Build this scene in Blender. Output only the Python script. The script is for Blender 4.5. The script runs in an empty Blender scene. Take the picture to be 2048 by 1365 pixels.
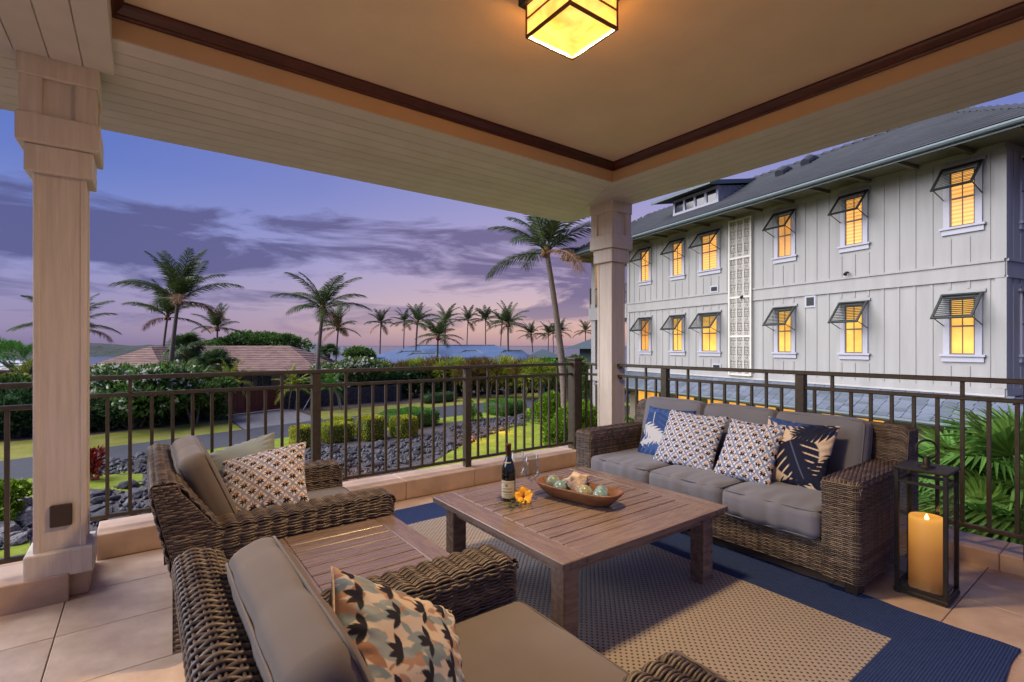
import bpy, math, random
import numpy as np
from math import radians as R, sin, cos, pi

random.seed(7)
rng = np.random.default_rng(11)
sc = bpy.context.scene
col = sc.collection

# ------------------------------------------------------------------ camera
CX, HY, F, H = 1024.0, 692.0, 993.63, 1.5
TH = R(53.36)                       # the X axis (front railing) lies this far right of the view
FWD = np.array([cos(TH), sin(TH), 0.0]); RGT = np.array([sin(TH), -cos(TH), 0.0]); UP = np.array([0, 0, 1.0])
cam_d = bpy.data.cameras.new('camera'); cam = bpy.data.objects.new('camera', cam_d); col.objects.link(cam)
cam.location = (0, 0, H); cam.rotation_euler = (R(90), 0, TH - R(90))
cam_d.sensor_width = 36; cam_d.lens = 36 * F / 2048; cam_d.shift_y = 9.5 / 2048
cam_d.clip_start = 0.05; cam_d.clip_end = 6000
sc.camera = cam

# ------------------------------------------------------------------ sky, sun, exposure
wd = bpy.data.worlds.new('World'); sc.world = wd; wd.use_nodes = True
SUN_EL, SUN_AZ = R(42), R(150)      # soft dusk skylight from the left, slightly ahead of the view
def build_world():
    nt = wd.node_tree; N = nt.nodes; L = nt.links; N.clear()
    out = N.new('ShaderNodeOutputWorld'); bg = N.new('ShaderNodeBackground'); L.new(bg.outputs[0], out.inputs[0])
    bg.inputs[1].default_value = 0.1
    tc = N.new('ShaderNodeTexCoord'); sep = N.new('ShaderNodeSeparateXYZ'); L.new(tc.outputs['Generated'], sep.inputs[0])
    def ramp(stops, src):
        r = N.new('ShaderNodeValToRGB'); e = r.color_ramp.elements
        while len(e) < len(stops): e.new(0.5)
        for i, (p, c) in enumerate(stops):
            e[i].position = p; e[i].color = (c[0], c[1], c[2], 1) if not isinstance(c, float) else (c, c, c, 1)
        L.new(src, r.inputs[0]); return r.outputs[0]
    def mth(op, a, b=None, clamp=False):
        m = N.new('ShaderNodeMath'); m.operation = op; m.use_clamp = clamp
        for i, v in enumerate((a, b)):
            if v is None: continue
            if isinstance(v, (int, float)): m.inputs[i].default_value = v
            else: L.new(v, m.inputs[i])
        return m.outputs[0]
    def mix(f, a, b):
        m = N.new('ShaderNodeMix'); m.data_type = 'RGBA'
        for i, v in ((0, f), (6, a), (7, b)):
            if isinstance(v, (int, float)): m.inputs[i].default_value = v
            elif isinstance(v, tuple): m.inputs[i].default_value = (*v, 1)
            else: L.new(v, m.inputs[i])
        return m.outputs[2]
    z = sep.outputs[2]
    cool = [(0.0, (.24, .20, .36)), (.03, (.34, .28, .46)), (.09, (.35, .32, .56)), (.16, (.26, .31, .66)), (.28, (.145, .215, .60)), (.42, (.10, .165, .55)), (.7, (.08, .12, .42)), (1, (.06, .10, .36))]
    warm = [(0.0, (.50, .31, .36)), (.03, (.74, .46, .40)), (.075, (.72, .52, .54)), (.15, (.55, .44, .64)), (.28, (.38, .36, .66)), (.42, (.26, .27, .60)), (.7, (.10, .14, .44)), (1, (.06, .10, .36))]
    zc = mth('MAXIMUM', z, 0.0)
    c1, c2 = ramp(cool, zc), ramp(warm, zc)
    sd = FWD * cos(R(-12)) + RGT * sin(R(12))          # the sunset glow
    dot = N.new('ShaderNodeVectorMath'); dot.operation = 'DOT_PRODUCT'; L.new(tc.outputs['Generated'], dot.inputs[0]); dot.inputs[1].default_value = tuple(sd)
    az = ramp([(0.60, 0.0), (0.80, .35), (0.985, 1.0)], dot.outputs['Value'])
    base = mix(az, c1, c2)
    # streaky clouds
    mp = N.new('ShaderNodeMapping'); L.new(tc.outputs['Generated'], mp.inputs[0]); mp.inputs['Scale'].default_value = (2.0, 2.0, 10.5); mp.inputs['Location'].default_value = (1.95, 0.35, 0.9)
    nz = N.new('ShaderNodeTexNoise'); nz.inputs['Scale'].default_value = 1.6; nz.inputs['Detail'].default_value = 9; nz.inputs['Roughness'].default_value = .60; nz.inputs['Distortion'].default_value = .45
    L.new(mp.outputs[0], nz.inputs['Vector'])
    cov = ramp([(0.0, 0.0), (.03, .45), (.06, .58), (.09, .62), (.15, .80), (.21, .70), (.26, .25), (.31, 0.0)], zc)
    thr = mth('SUBTRACT', .74, mth('MULTIPLY', cov, .46))
    den = mth('MULTIPLY', mth('SUBTRACT', nz.outputs[0], thr), 8.5, True)
    den = mth('MULTIPLY', den, ramp([(0.0, .25), (.05, .7), (.1, 1.0)], zc))
    ccol = mix(az, (.105, .11, .28), (.18, .145, .29))
    base = mix(mth('MULTIPLY', den, .92), base, ccol)
    # lower half: the same haze goes on under the horizon
    base = mix(mth('GREATER_THAN', 0.0, z), base, (.22, .18, .26))
    sky = N.new('ShaderNodeTexSky'); sky.sky_type = 'NISHITA'; sky.sun_disc = False
    sky.sun_elevation = SUN_EL; sky.sun_rotation = pi / 2 - SUN_AZ
    sv = N.new('ShaderNodeVectorMath'); sv.operation = 'SCALE'; L.new(base, sv.inputs[0]); sv.inputs['Scale'].default_value = 7.0
    fin = mix(.012, sv.outputs[0], sky.outputs[0])
    L.new(fin, bg.inputs[0])
build_world()
sun_d = bpy.data.lights.new('sun', 'SUN'); sun = bpy.data.objects.new('sun', sun_d); col.objects.link(sun)
sun_d.energy = 5.0; sun_d.angle = R(70); sun_d.color = (1, .965, .965)
sun.rotation_euler = (pi / 2 - SUN_EL, 0, SUN_AZ + pi / 2)
sc.view_settings.view_transform = 'Standard'; sc.view_settings.look = 'None'; sc.view_settings.gamma = 1; sc.view_settings.use_curve_mapping = False
sc.view_settings.exposure = 0.42
sc.render.engine = 'CYCLES'
sc.cycles.use_denoising = True
sc.cycles.max_bounces = 8; sc.cycles.transparent_max_bounces = 16; sc.cycles.caustics_reflective = False; sc.cycles.caustics_refractive = False
sc.cycles.sample_clamp_indirect = 6

# ------------------------------------------------------------------ helpers: pixels of the photo to points in the place
def ray(px, py): return FWD + RGT * (px - CX) / F + UP * (HY - py) / F
def at(px, py, z):
    r = ray(px, py); return np.array([0, 0, H]) + r * ((z - H) / r[2])
def atd(px, py, d): return np.array([0, 0, H]) + ray(px, py) * d
G = -2.9                            # garden level; the lanai floor is z = 0

# ------------------------------------------------------------------ helpers: objects
def link(name, data, parent=None, loc=None):
    o = bpy.data.objects.new(name, data); col.objects.link(o)
    if parent: o.parent = parent
    if loc is not None: o.location = tuple(float(v) for v in loc)
    return o
def tag(o, label=None, cat=None, group=None, kind=None):
    if label: o['label'] = label
    if cat: o['category'] = cat
    if group: o['group'] = group
    if kind: o['kind'] = kind
    return o
def thing(name, label, cat, loc=(0, 0, 0), rz=0, group=None):
    o = link(name, None, None, loc); o.rotation_euler = (0, 0, rz); o.empty_display_size = .1
    return tag(o, label, cat, group)
def copy_tree(o, parent=None):
    c = o.copy(); col.objects.link(c); c.parent = parent
    for ch in o.children: copy_tree(ch, c)
    return c

class MB:
    """collects geometry, then links it as one mesh object"""
    def __init__(s): s.v = []; s.f = []; s.n = 0
    def add(s, V, Fs):
        V = np.asarray(V, float).reshape(-1, 3); Fs = [tuple(int(i) + s.n for i in f) for f in Fs] if not isinstance(Fs, np.ndarray) else (Fs + s.n).tolist()
        s.v.append(V); s.f.extend(Fs); s.n += len(V); return s
    def box(s, a, b, ch=0.0, M=None):
        (x0, y0, z0), (x1, y1, z1) = a, b
        lo = np.minimum(a, b); hi = np.maximum(a, b)
        if ch <= 0:
            V = [(x, y, z) for z in (lo[2], hi[2]) for y in (lo[1], hi[1]) for x in (lo[0], hi[0])]
            Fs = [(0, 2, 3, 1), (4, 5, 7, 6), (0, 1, 5, 4), (2, 6, 7, 3), (0, 4, 6, 2), (1, 3, 7, 5)]
        else:
            V = []; idx = {}
            for sx in (0, 1):
                for sy in (0, 1):
                    for sz in (0, 1):
                        c = np.array([(lo, hi)[sx][0], (lo, hi)[sy][1], (lo, hi)[sz][2]]); d = np.array([1 - 2 * sx, 1 - 2 * sy, 1 - 2 * sz]) * ch
                        for ax in range(3):
                            p = c + d; p[ax] = c[ax]; idx[(sx, sy, sz, ax)] = len(V); V.append(p)
            g = lambda *k: idx[k]
            Fs = []
            for ax in range(3):
                o1, o2 = [i for i in range(3) if i != ax]
                for sd in (0, 1):
                    q = []
                    for (u, w) in ((0, 0), (1, 0), (1, 1), (0, 1)):
                        k = [0, 0, 0]; k[ax] = sd; k[o1] = u; k[o2] = w; q.append(g(*k, ax))
                    Fs.append(tuple(q))
                for u in (0, 1):
                    for w in (0, 1):
                        k0 = [0, 0, 0]; k1 = [0, 0, 0]; k0[o1] = k1[o1] = u; k0[o2] = k1[o2] = w; k1[ax] = 1
                        Fs.append((g(*k0, o1), g(*k1, o1), g(*k1, o2), g(*k0, o2)))
            for sx in (0, 1):
                for sy in (0, 1):
                    for sz in (0, 1): Fs.append((g(sx, sy, sz, 0), g(sx, sy, sz, 1), g(sx, sy, sz, 2)))
        V = np.array(V, float)
        if M is not None: V = M(V)
        return s.add(V, Fs)
    def tube(s, P, r, n=6, cap=True, squash=1.0):
        P = np.asarray(P, float); m = len(P); r = np.broadcast_to(np.asarray(r, float), (m,))
        T = np.gradient(P, axis=0); T /= np.linalg.norm(T, axis=1)[:, None] + 1e-9
        ref = np.array([0, 0, 1.0]) if abs(T[0][2]) < .9 else np.array([1.0, 0, 0])
        A = []
        for t in T:
            a = ref - t * (ref @ t); a /= np.linalg.norm(a) + 1e-9; A.append(a); ref = a
        A = np.array(A); B = np.cross(T, A); th = np.arange(n) * 2 * pi / n
        V = P[:, None] + r[:, None, None] * (np.cos(th)[None, :, None] * A[:, None] * squash + np.sin(th)[None, :, None] * B[:, None])
        i = np.arange(m - 1)[:, None] * n; j = np.arange(n)[None]; k = (j + 1) % n
        Q = np.stack([i + j, i + k, i + n + k, i + n + j], -1).reshape(-1, 4)
        base = s.n; s.add(V.reshape(-1, 3), Q)
        if cap: s.f.append(tuple(base + q for q in range(n))[::-1]); s.f.append(tuple(base + (m - 1) * n + q for q in range(n)))
        return s
    def loop(s, P, r, n=5):
        P = np.asarray(P, float); P = np.vstack([P, P[:1]]); return s.tube(P, r, n, False)
    def lathe(s, prof, n=24, c=(0, 0, 0)):
        prof = np.asarray(prof, float); th = np.arange(n) * 2 * pi / n; m = len(prof)
        V = np.stack([prof[:, None, 0] * np.cos(th), prof[:, None, 0] * np.sin(th), np.broadcast_to(prof[:, None, 1], (m, n))], -1) + np.array(c)
        i = np.arange(m - 1)[:, None] * n; j = np.arange(n)[None]; k = (j + 1) % n
        return s.add(V.reshape(-1, 3), np.stack([i + j, i + k, i + n + k, i + n + j], -1).reshape(-1, 4))
    def grid(s, P):
        a, b = P.shape[:2]; i = np.arange(a - 1)[:, None] * b; j = np.arange(b - 1)[None]
        return s.add(P.reshape(-1, 3), np.stack([i + j, i + b + j, i + b + j + 1, i + j + 1], -1).reshape(-1, 4))
    def mesh(s, name, mat, smooth=False):
        me = bpy.data.meshes.new(name)
        me.from_pydata(np.vstack(s.v).tolist(), [], s.f); me.materials.append(mat)
        if smooth: me.polygons.foreach_set('use_smooth', np.ones(len(me.polygons), bool))
        me.update(); return me
    def obj(s, name, mat, parent=None, smooth=False, loc=None): return link(name, s.mesh(name, mat, smooth), parent, loc)
def bx(a, b, ch=0.0): return MB().box(a, b, ch)
def np_mesh(name, V, Q, mat, smooth=False):
    me = bpy.data.meshes.new(name); V = np.ascontiguousarray(V, np.float32).reshape(-1, 3); Q = np.ascontiguousarray(Q, np.int32); k = Q.shape[1]
    me.vertices.add(len(V)); me.vertices.foreach_set('co', V.ravel())
    me.loops.add(Q.size); me.loops.foreach_set('vertex_index', Q.ravel())
    me.polygons.add(len(Q)); me.polygons.foreach_set('loop_start', np.arange(len(Q), dtype=np.int32) * k)
    me.update(calc_edges=True)
    if smooth: me.polygons.foreach_set('use_smooth', np.ones(len(Q), bool))
    me.materials.append(mat); return me

# ------------------------------------------------------------------ materials
def nodes(name):
    m = bpy.data.materials.new(name); m.use_nodes = True; nt = m.node_tree; return m, nt.nodes, nt.links, nt.nodes['Principled BSDF']
def mat(name, c, rough=.6, metal=0.0, var=.15, scale=8.0, bump=0.0, bscale=None, stretch=(1, 1, 1), c2=None, spec=.5, rnd=0.0, isl=0.0, detail=6, coat=0.0, trans=0.0, sheen=0.0, coord='Object', emit=None, estr=0.0, rvar=0.0):
    m, N, L, P = nodes(name)
    P.inputs['Roughness'].default_value = rough; P.inputs['Metallic'].default_value = metal; P.inputs['Specular IOR Level'].default_value = spec
    P.inputs['Coat Weight'].default_value = coat; P.inputs['Coat Roughness'].default_value = .25; P.inputs['Transmission Weight'].default_value = trans; P.inputs['Sheen Weight'].default_value = sheen
    tc = N.new('ShaderNodeTexCoord'); mp = N.new('ShaderNodeMapping'); L.new(tc.outputs[coord], mp.inputs[0]); mp.inputs['Scale'].default_value = stretch
    nz = N.new('ShaderNodeTexNoise'); nz.inputs['Scale'].default_value = scale; nz.inputs['Detail'].default_value = detail; nz.inputs['Roughness'].default_value = .6; L.new(mp.outputs[0], nz.inputs['Vector'])
    rp = N.new('ShaderNodeValToRGB'); L.new(nz.outputs[0], rp.inputs[0])
    c = np.array(c, float); lo = c * (1 - var); hi = np.array(c2, float) if c2 is not None else c * (1 + var)
    rp.color_ramp.elements[0].position = .32; rp.color_ramp.elements[1].position = .68
    rp.color_ramp.elements[0].color = (*lo, 1); rp.color_ramp.elements[1].color = (*hi, 1)
    src = rp.outputs[0]
    if rnd or isl:
        hs = N.new('ShaderNodeHueSaturation'); L.new(src, hs.inputs['Color'])
        if rnd: g = N.new('ShaderNodeObjectInfo'); o = g.outputs['Random']; amt = rnd
        else: g = N.new('ShaderNodeNewGeometry'); o = g.outputs['Random Per Island']; amt = isl
        mr = N.new('ShaderNodeMapRange'); L.new(o, mr.inputs[0]); mr.inputs[3].default_value = 1 - amt; mr.inputs[4].default_value = 1 + amt; L.new(mr.outputs[0], hs.inputs['Value'])
        mr2 = N.new('ShaderNodeMapRange'); L.new(o, mr2.inputs[0]); mr2.inputs[3].default_value = .5 - amt * .05; mr2.inputs[4].default_value = .5 + amt * .05; L.new(mr2.outputs[0], hs.inputs['Hue'])
        src = hs.outputs[0]
    L.new(src, P.inputs['Base Color'])
    if rvar:
        mr = N.new('ShaderNodeMapRange'); L.new(nz.outputs[0], mr.inputs[0]); mr.inputs[1].default_value = .3; mr.inputs[2].default_value = .7; mr.inputs[3].default_value = rough - rvar; mr.inputs[4].default_value = rough + rvar; L.new(mr.outputs[0], P.inputs['Roughness'])
    if bump:
        b = N.new('ShaderNodeBump'); b.inputs['Strength'].default_value = 1.0; b.inputs['Distance'].default_value = bump
        if bscale: n2 = N.new('ShaderNodeTexNoise'); n2.inputs['Scale'].default_value = bscale; n2.inputs['Detail'].default_value = 5; L.new(mp.outputs[0], n2.inputs['Vector']); L.new(n2.outputs[0], b.inputs['Height'])
        else: L.new(nz.outputs[0], b.inputs['Height'])
        L.new(b.outputs[0], P.inputs['Normal'])
    if emit is not None: P.inputs['Emission Color'].default_value = (*emit, 1); P.inputs['Emission Strength'].default_value = estr
    return m

M = {}
M['paint'] = mat('column_paint', (.62, .56, .50), .55, var=.10, scale=3, stretch=(14, 14, .8), bump=.0015, bscale=9)
M['soffit'] = mat('soffit_paint', (.63, .59, .57), .6, var=.06, scale=3, rnd=.04, bump=.0006, bscale=12)
M['ceiling'] = mat('ceiling_plaster', (.80, .65, .47), .8, var=.05, scale=2.0, bump=.0008, bscale=120)
M['fascia'] = mat('fascia_paint', (.66, .48, .30), .6, var=.05, scale=2)
M['trim'] = mat('mahogany_trim', (.075, .017, .008), .35, var=.4, scale=4, stretch=(1, 1, 8), coat=.2)
M['bronze'] = mat('bronze_metal', (.072, .060, .042), .42, metal=.35, var=.2, scale=20, bump=.0002, bscale=250)
M['tile'] = mat('travertine_tile', (.60, .42, .30), .42, var=.20, scale=5, bump=.0012, bscale=30, rnd=.08, c2=(.66, .50, .39), rvar=.12)
M['grout'] = mat('grout', (.36, .25, .18), .9, scale=30)
M['curb'] = mat('curb_stone', (.50, .36, .265), .55, var=.18, scale=4, bump=.0012, bscale=25, rnd=.06)
M['wicker'] = mat('wicker_strand', (.074, .053, .042), .48, var=.35, scale=14, isl=.55, c2=(.14, .101, .082), spec=.6)
M['wicker_dark'] = mat('wicker_gap_shade', (.018, .012, .009), .7, var=.3)  # near-black tone stands in for the shade inside the weave gaps
M['taupe'] = mat('taupe_fabric', (.145, .12, .106), .9, var=.07, scale=3, bump=.0004, bscale=600, sheen=.25)
M['greycush'] = mat('grey_fabric', (.145, .155, .20), .9, var=.07, scale=3, bump=.0004, bscale=600, sheen=.25)
M['sage'] = mat('sage_fabric', (.21, .24, .22), .9, var=.08, scale=6, bump=.0004, bscale=500, sheen=.2)
M['table'] = mat('table_finish', (.185, .132, .112), .27, var=.14, scale=3, stretch=(1.5, 12, 12), c2=(.24, .178, .155), rvar=.08, spec=.5)
M['table_y'] = mat('table_finish_cross', (.185, .132, .112), .27, var=.14, scale=3, stretch=(12, 1.5, 12), c2=(.24, .178, .155), rvar=.08)
M['legwood'] = mat('dark_leg_wood', (.16, .075, .045), .45, var=.25, scale=5, stretch=(10, 10, 1))
M['iron'] = mat('black_iron', (.022, .019, .017), .5, metal=.3, var=.3, scale=15)
M['bowl'] = mat('bowl_wood', (.20, .09, .042), .45, var=.35, scale=6, stretch=(1, 6, 6), c2=(.28, .135, .065))
M['leaf'] = {}
def leafmat(name, c, isl=.45, rough=.5):
    m, N, L, P = nodes(name); P.inputs['Roughness'].default_value = rough; P.inputs['Specular IOR Level'].default_value = .15
    g = N.new('ShaderNodeNewGeometry'); hs = N.new('ShaderNodeHueSaturation'); hs.inputs['Color'].default_value = (*c, 1)
    mr = N.new('ShaderNodeMapRange'); L.new(g.outputs['Random Per Island'], mr.inputs[0]); mr.inputs[3].default_value = 1 - isl; mr.inputs[4].default_value = 1 + isl; L.new(mr.outputs[0], hs.inputs['Value'])
    oi = N.new('ShaderNodeObjectInfo'); m2 = N.new('ShaderNodeMapRange'); L.new(oi.outputs['Random'], m2.inputs[0]); m2.inputs[3].default_value = .485; m2.inputs[4].default_value = .515; L.new(m2.outputs[0], hs.inputs['Hue'])
    tr = N.new('ShaderNodeBsdfTranslucent'); mx = N.new('ShaderNodeMixShader'); mx.inputs[0].default_value = .25
    L.new(hs.outputs[0], P.inputs['Base Color']); L.new(hs.outputs[0], tr.inputs[0]); L.new(P.outputs[0], mx.inputs[1]); L.new(tr.outputs[0], mx.inputs[2])
    L.new(mx.outputs[0], N['Material Output'].inputs[0]); return m
M['palm'] = leafmat('palm_leaf', (.07, .105, .03))
M['palm_far'] = leafmat('far_palm_leaf', (.055, .075, .032))
M['fan'] = leafmat('fan_palm_leaf', (.125, .25, .045))
M['fandark'] = leafmat('dark_fan_palm_leaf', (.065, .115, .035))
M['areca'] = leafmat('areca_leaf', (.30, .34, .04))
M['bush'] = leafmat('bush_leaf', (.115, .20, .05), .65)
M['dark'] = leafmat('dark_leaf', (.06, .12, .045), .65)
M['lime'] = leafmat('lime_hedge_leaf', (.38, .41, .035))
M['hedge'] = leafmat('hedge_leaf', (.10, .24, .03))
M['bright'] = leafmat('bright_shrub_leaf', (.16, .27, .02))
M['rust'] = leafmat('rusty_leaf', (.17, .12, .035))
M['red'] = leafmat('red_leaf', (.22, .015, .02))
M['flower'] = leafmat('white_petal', (.78, .78, .72), .1)
M['bark'] = mat('palm_bark', (.16, .125, .105), .9, var=.35, scale=6, stretch=(1, 1, 7), bump=.02, bscale=9)
M['husk'] = mat('palm_husk', (.20, .10, .045), .9, var=.4, scale=12, stretch=(2, 2, 1), bump=.01)
M['twig'] = mat('branch_bark', (.17, .15, .13), .9, var=.3, scale=9, bump=.006)
M['grass'] = mat('lawn_grass', (.235, .32, .04), .95, spec=.08, var=.25, scale=1.6, bump=.03, bscale=90, c2=(.33, .39, .055), detail=10)
M['drygrass'] = mat('verge_grass', (.26, .30, .035), .95, spec=.08, var=.3, scale=.9, bump=.03, bscale=80, c2=(.32, .29, .09), detail=10)
M['soil'] = mat('garden_soil', (.055, .042, .035), .95, var=.4, scale=4, bump=.03, bscale=40)
M['mulch'] = mat('mulch', (.075, .050, .045), .95, var=.5, scale=9, bump=.04, bscale=30, c2=(.15, .095, .075))
M['asphalt'] = mat('asphalt', (.058, .060, .074), .85, spec=.25, var=.12, scale=2.5, bump=.004, bscale=150)
M['drive'] = mat('driveway_pavers', (.17, .16, .17), .8, spec=.25, var=.22, scale=5, bump=.006, bscale=30)
M['rock'] = mat('lava_rock', (.032, .032, .042), .7, var=.5, scale=7, bump=.04, bscale=14, rnd=.4, c2=(.10, .10, .12))
M['greyrock'] = mat('grey_rock', (.20, .19, .19), .85, var=.4, scale=4, bump=.05, bscale=10, rnd=.25)
M['gravel'] = mat('cinder_gravel', (.065, .055, .060), .9, var=.6, scale=14, bump=.06, bscale=22, c2=(.14, .115, .115))
M['siding'] = mat('house_siding', (.355, .348, .340), .6, var=.08, scale=1.2, stretch=(3, 3, .35), bump=.0008, bscale=30)
M['white'] = mat('white_trim', (.45, .45, .52), .5, var=.03, scale=4)
M['slate'] = mat('roof_slate', (.115, .14, .18), .6, var=.2, scale=3, rnd=.3, bump=.002, bscale=15)
M['roofgrey'] = mat('roof_courses', (.042, .048, .062), .75, var=.25, scale=1.2, stretch=(1, 1, 4), bump=.003, bscale=20)
M['gutter'] = mat('gutter_metal', (.10, .135, .15), .5, var=.1)
M['eavesoffit'] = mat('eave_soffit', (.16, .145, .11), .7, var=.1)
M['shutter'] = mat('shutter_green', (.014, .020, .019), .45, var=.2)
M['sash'] = mat('window_sash', (.17, .13, .11), .5, var=.15)
M['screen'] = mat('screen_cream', (.64, .61, .55), .6, var=.05)
M['hole'] = mat('screen_shadow', (.035, .035, .035), .8)  # near-black stands for the shade in the screen openings
M['tanwall'] = mat('stucco_tan', (.27, .225, .155), .85, var=.1, scale=2)
M['shingle'] = mat('brown_shingles', (.22, .125, .105), .85, var=.28, scale=1.4, stretch=(1, 1, 5), bump=.015, bscale=6, c2=(.30, .185, .155))
M['bluemetal'] = mat('blue_metal_roof', (.105, .16, .285), .5, metal=.1, var=.12, scale=.8)
M['redwood'] = mat('red_wood', (.13, .022, .016), .5, var=.25, scale=3, stretch=(6, 6, 1), rnd=.12)
M['darkwood'] = mat('dark_brown_wood', (.045, .028, .02), .6, var=.3)
M['darkwin'] = mat('dark_window_glass', (.02, .022, .028), .08, var=.1, spec=.8)
M['greenwall'] = mat('green_grey_wall', (.13, .17, .15), .7, var=.1)
M['hills'] = mat('far_hill_scrub', (.017, .028, .024), .95, var=.5, scale=.05, bump=2.0, bscale=.2)
M['isle'] = mat('hazed_island', (.085, .10, .115), .95, var=.35, scale=.08)  # distance haze is put into this muted bluish grey
M['candle'] = None

# lit things
def emis(name, c, s, tex=None):
    m, N, L, P = nodes(name); P.inputs['Base Color'].default_value = (*[v * .5 for v in c], 1); P.inputs['Roughness'].default_value = .4
    tc = N.new('ShaderNodeTexCoord'); mp = N.new('ShaderNodeMapping'); L.new(tc.outputs['Object'], mp.inputs[0])
    rp = N.new('ShaderNodeValToRGB'); rp.color_ramp.elements[0].color = (c[0] * .60, c[1] * .46, c[2] * .32, 1); rp.color_ramp.elements[1].color = (*c, 1)
    if tex == 'blind':
        w = N.new('ShaderNodeTexWave'); w.bands_direction = 'Z'; w.inputs['Scale'].default_value = 3.2; w.inputs['Distortion'].default_value = 0; L.new(mp.outputs[0], w.inputs['Vector'])
        rp.color_ramp.elements[0].position = .15; rp.color_ramp.elements[1].position = .6; L.new(w.outputs[0], rp.inputs[0])
    else:
        nz = N.new('ShaderNodeTexNoise'); nz.inputs['Scale'].default_value = 7 if tex == 'alabaster' else 1.7; nz.inputs['Detail'].default_value = 4; nz.inputs['Distortion'].default_value = 1.2 if tex == 'alabaster' else 0
        L.new(mp.outputs[0], nz.inputs['Vector']); L.new(nz.outputs[0], rp.inputs[0]); rp.color_ramp.elements[0].position = .3; rp.color_ramp.elements[1].position = .65
    L.new(rp.outputs[0], P.inputs['Emission Color']); P.inputs['Emission Strength'].default_value = s
    return m, N, L, P
M['lit'] = emis('lit_window', (1.0, .56, .10), .77)[0]; M['litdim'] = emis('dimly_lit_window', (.9, .40, .07), .54)[0]
M['litblind'] = emis('lit_window_blind', (1.0, .50, .11), .74, 'blind')[0]
M['litlow'] = emis('lit_ground_window', (1.0, .48, .07), .75)[0]
def glowglass(nm, T, s):
    m, N, L, P = emis(nm, (1.0, .64, .19), s, 'alabaster')
    tr = N.new('ShaderNodeBsdfTransparent'); tr.inputs[0].default_value = (1, .85, .6, 1); mx = N.new('ShaderNodeMixShader'); mx.inputs[0].default_value = T
    L.new(P.outputs[0], mx.inputs[1]); L.new(tr.outputs[0], mx.inputs[2]); L.new(mx.outputs[0], N['Material Output'].inputs[0]); return m
M['lampglass'] = glowglass('lamp_alabaster', .2, .86); M['lampbase'] = glowglass('lamp_alabaster_base', .15, .84)
def thin_glass(name, tint=(.96, .98, .98), r=.03):
    m, N, L, P = nodes(name); N.remove(P)
    tr = N.new('ShaderNodeBsdfTransparent'); tr.inputs[0].default_value = (*tint, 1); gl = N.new('ShaderNodeBsdfGlossy'); gl.inputs['Roughness'].default_value = r
    fr = N.new('ShaderNodeLayerWeight'); fr.inputs[0].default_value = .12; mx = N.new('ShaderNodeMixShader'); L.new(fr.outputs['Facing'], mx.inputs[0]); L.new(tr.outputs[0], mx.inputs[1]); L.new(gl.outputs[0], mx.inputs[2])
    L.new(mx.outputs[0], N['Material Output'].inputs[0]); return m
M['pane'] = thin_glass('clear_pane', r=.08)
M['crystal'] = thin_glass('crystal_glass', (.93, .95, .96), .02)
M['winebottle'] = mat('wine_bottle_glass', (.006, .008, .005), .06, var=.1, spec=.7)
M['capsule'] = mat('bottle_capsule', (.075, .016, .012), .4, var=.2)
M['paper'] = mat('label_paper', (.62, .55, .38), .7, var=.06)
M['ink'] = mat('label_ink', (.20, .15, .08), .7)
M['seaglass'] = [mat('glass_float_%s' % n, c, .12, var=.35, scale=18, c2=c2, spec=.7, coat=.3) for n, c, c2 in (('green', (.20, .27, .22), (.36, .44, .36)), ('aqua', (.14, .29, .30), (.32, .50, .52)), ('olive', (.27, .30, .17), (.45, .48, .33)), ('teal', (.12, .24, .27), (.36, .50, .54)))]
M['shell'] = mat('conch_shell', (.56, .42, .32), .55, var=.2, scale=14, bump=.006, bscale=40, c2=(.68, .56, .46))
M['hibiscus'] = mat('hibiscus_petal', (.80, .36, .02), .5, var=.1, c2=(.86, .50, .03), scale=30)
M['throat'] = mat('hibiscus_throat', (.30, .02, .01), .6)
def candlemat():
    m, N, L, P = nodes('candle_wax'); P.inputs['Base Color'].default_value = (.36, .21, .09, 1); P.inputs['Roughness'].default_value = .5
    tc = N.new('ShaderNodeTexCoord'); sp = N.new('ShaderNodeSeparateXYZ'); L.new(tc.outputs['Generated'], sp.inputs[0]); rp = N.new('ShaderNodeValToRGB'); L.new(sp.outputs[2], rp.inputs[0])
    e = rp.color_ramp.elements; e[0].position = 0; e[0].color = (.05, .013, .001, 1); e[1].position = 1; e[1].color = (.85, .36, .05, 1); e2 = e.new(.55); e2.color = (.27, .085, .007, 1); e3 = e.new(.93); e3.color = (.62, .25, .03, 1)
    L.new(rp.outputs[0], P.inputs['Emission Color']); P.inputs['Emission Strength'].default_value = .70; return m  # flame glow in the wax put in as emission, fading downward
M['candle'] = candlemat()
M['flame'] = emis('candle_flame', (1, .62, .18), 7)[0]

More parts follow.
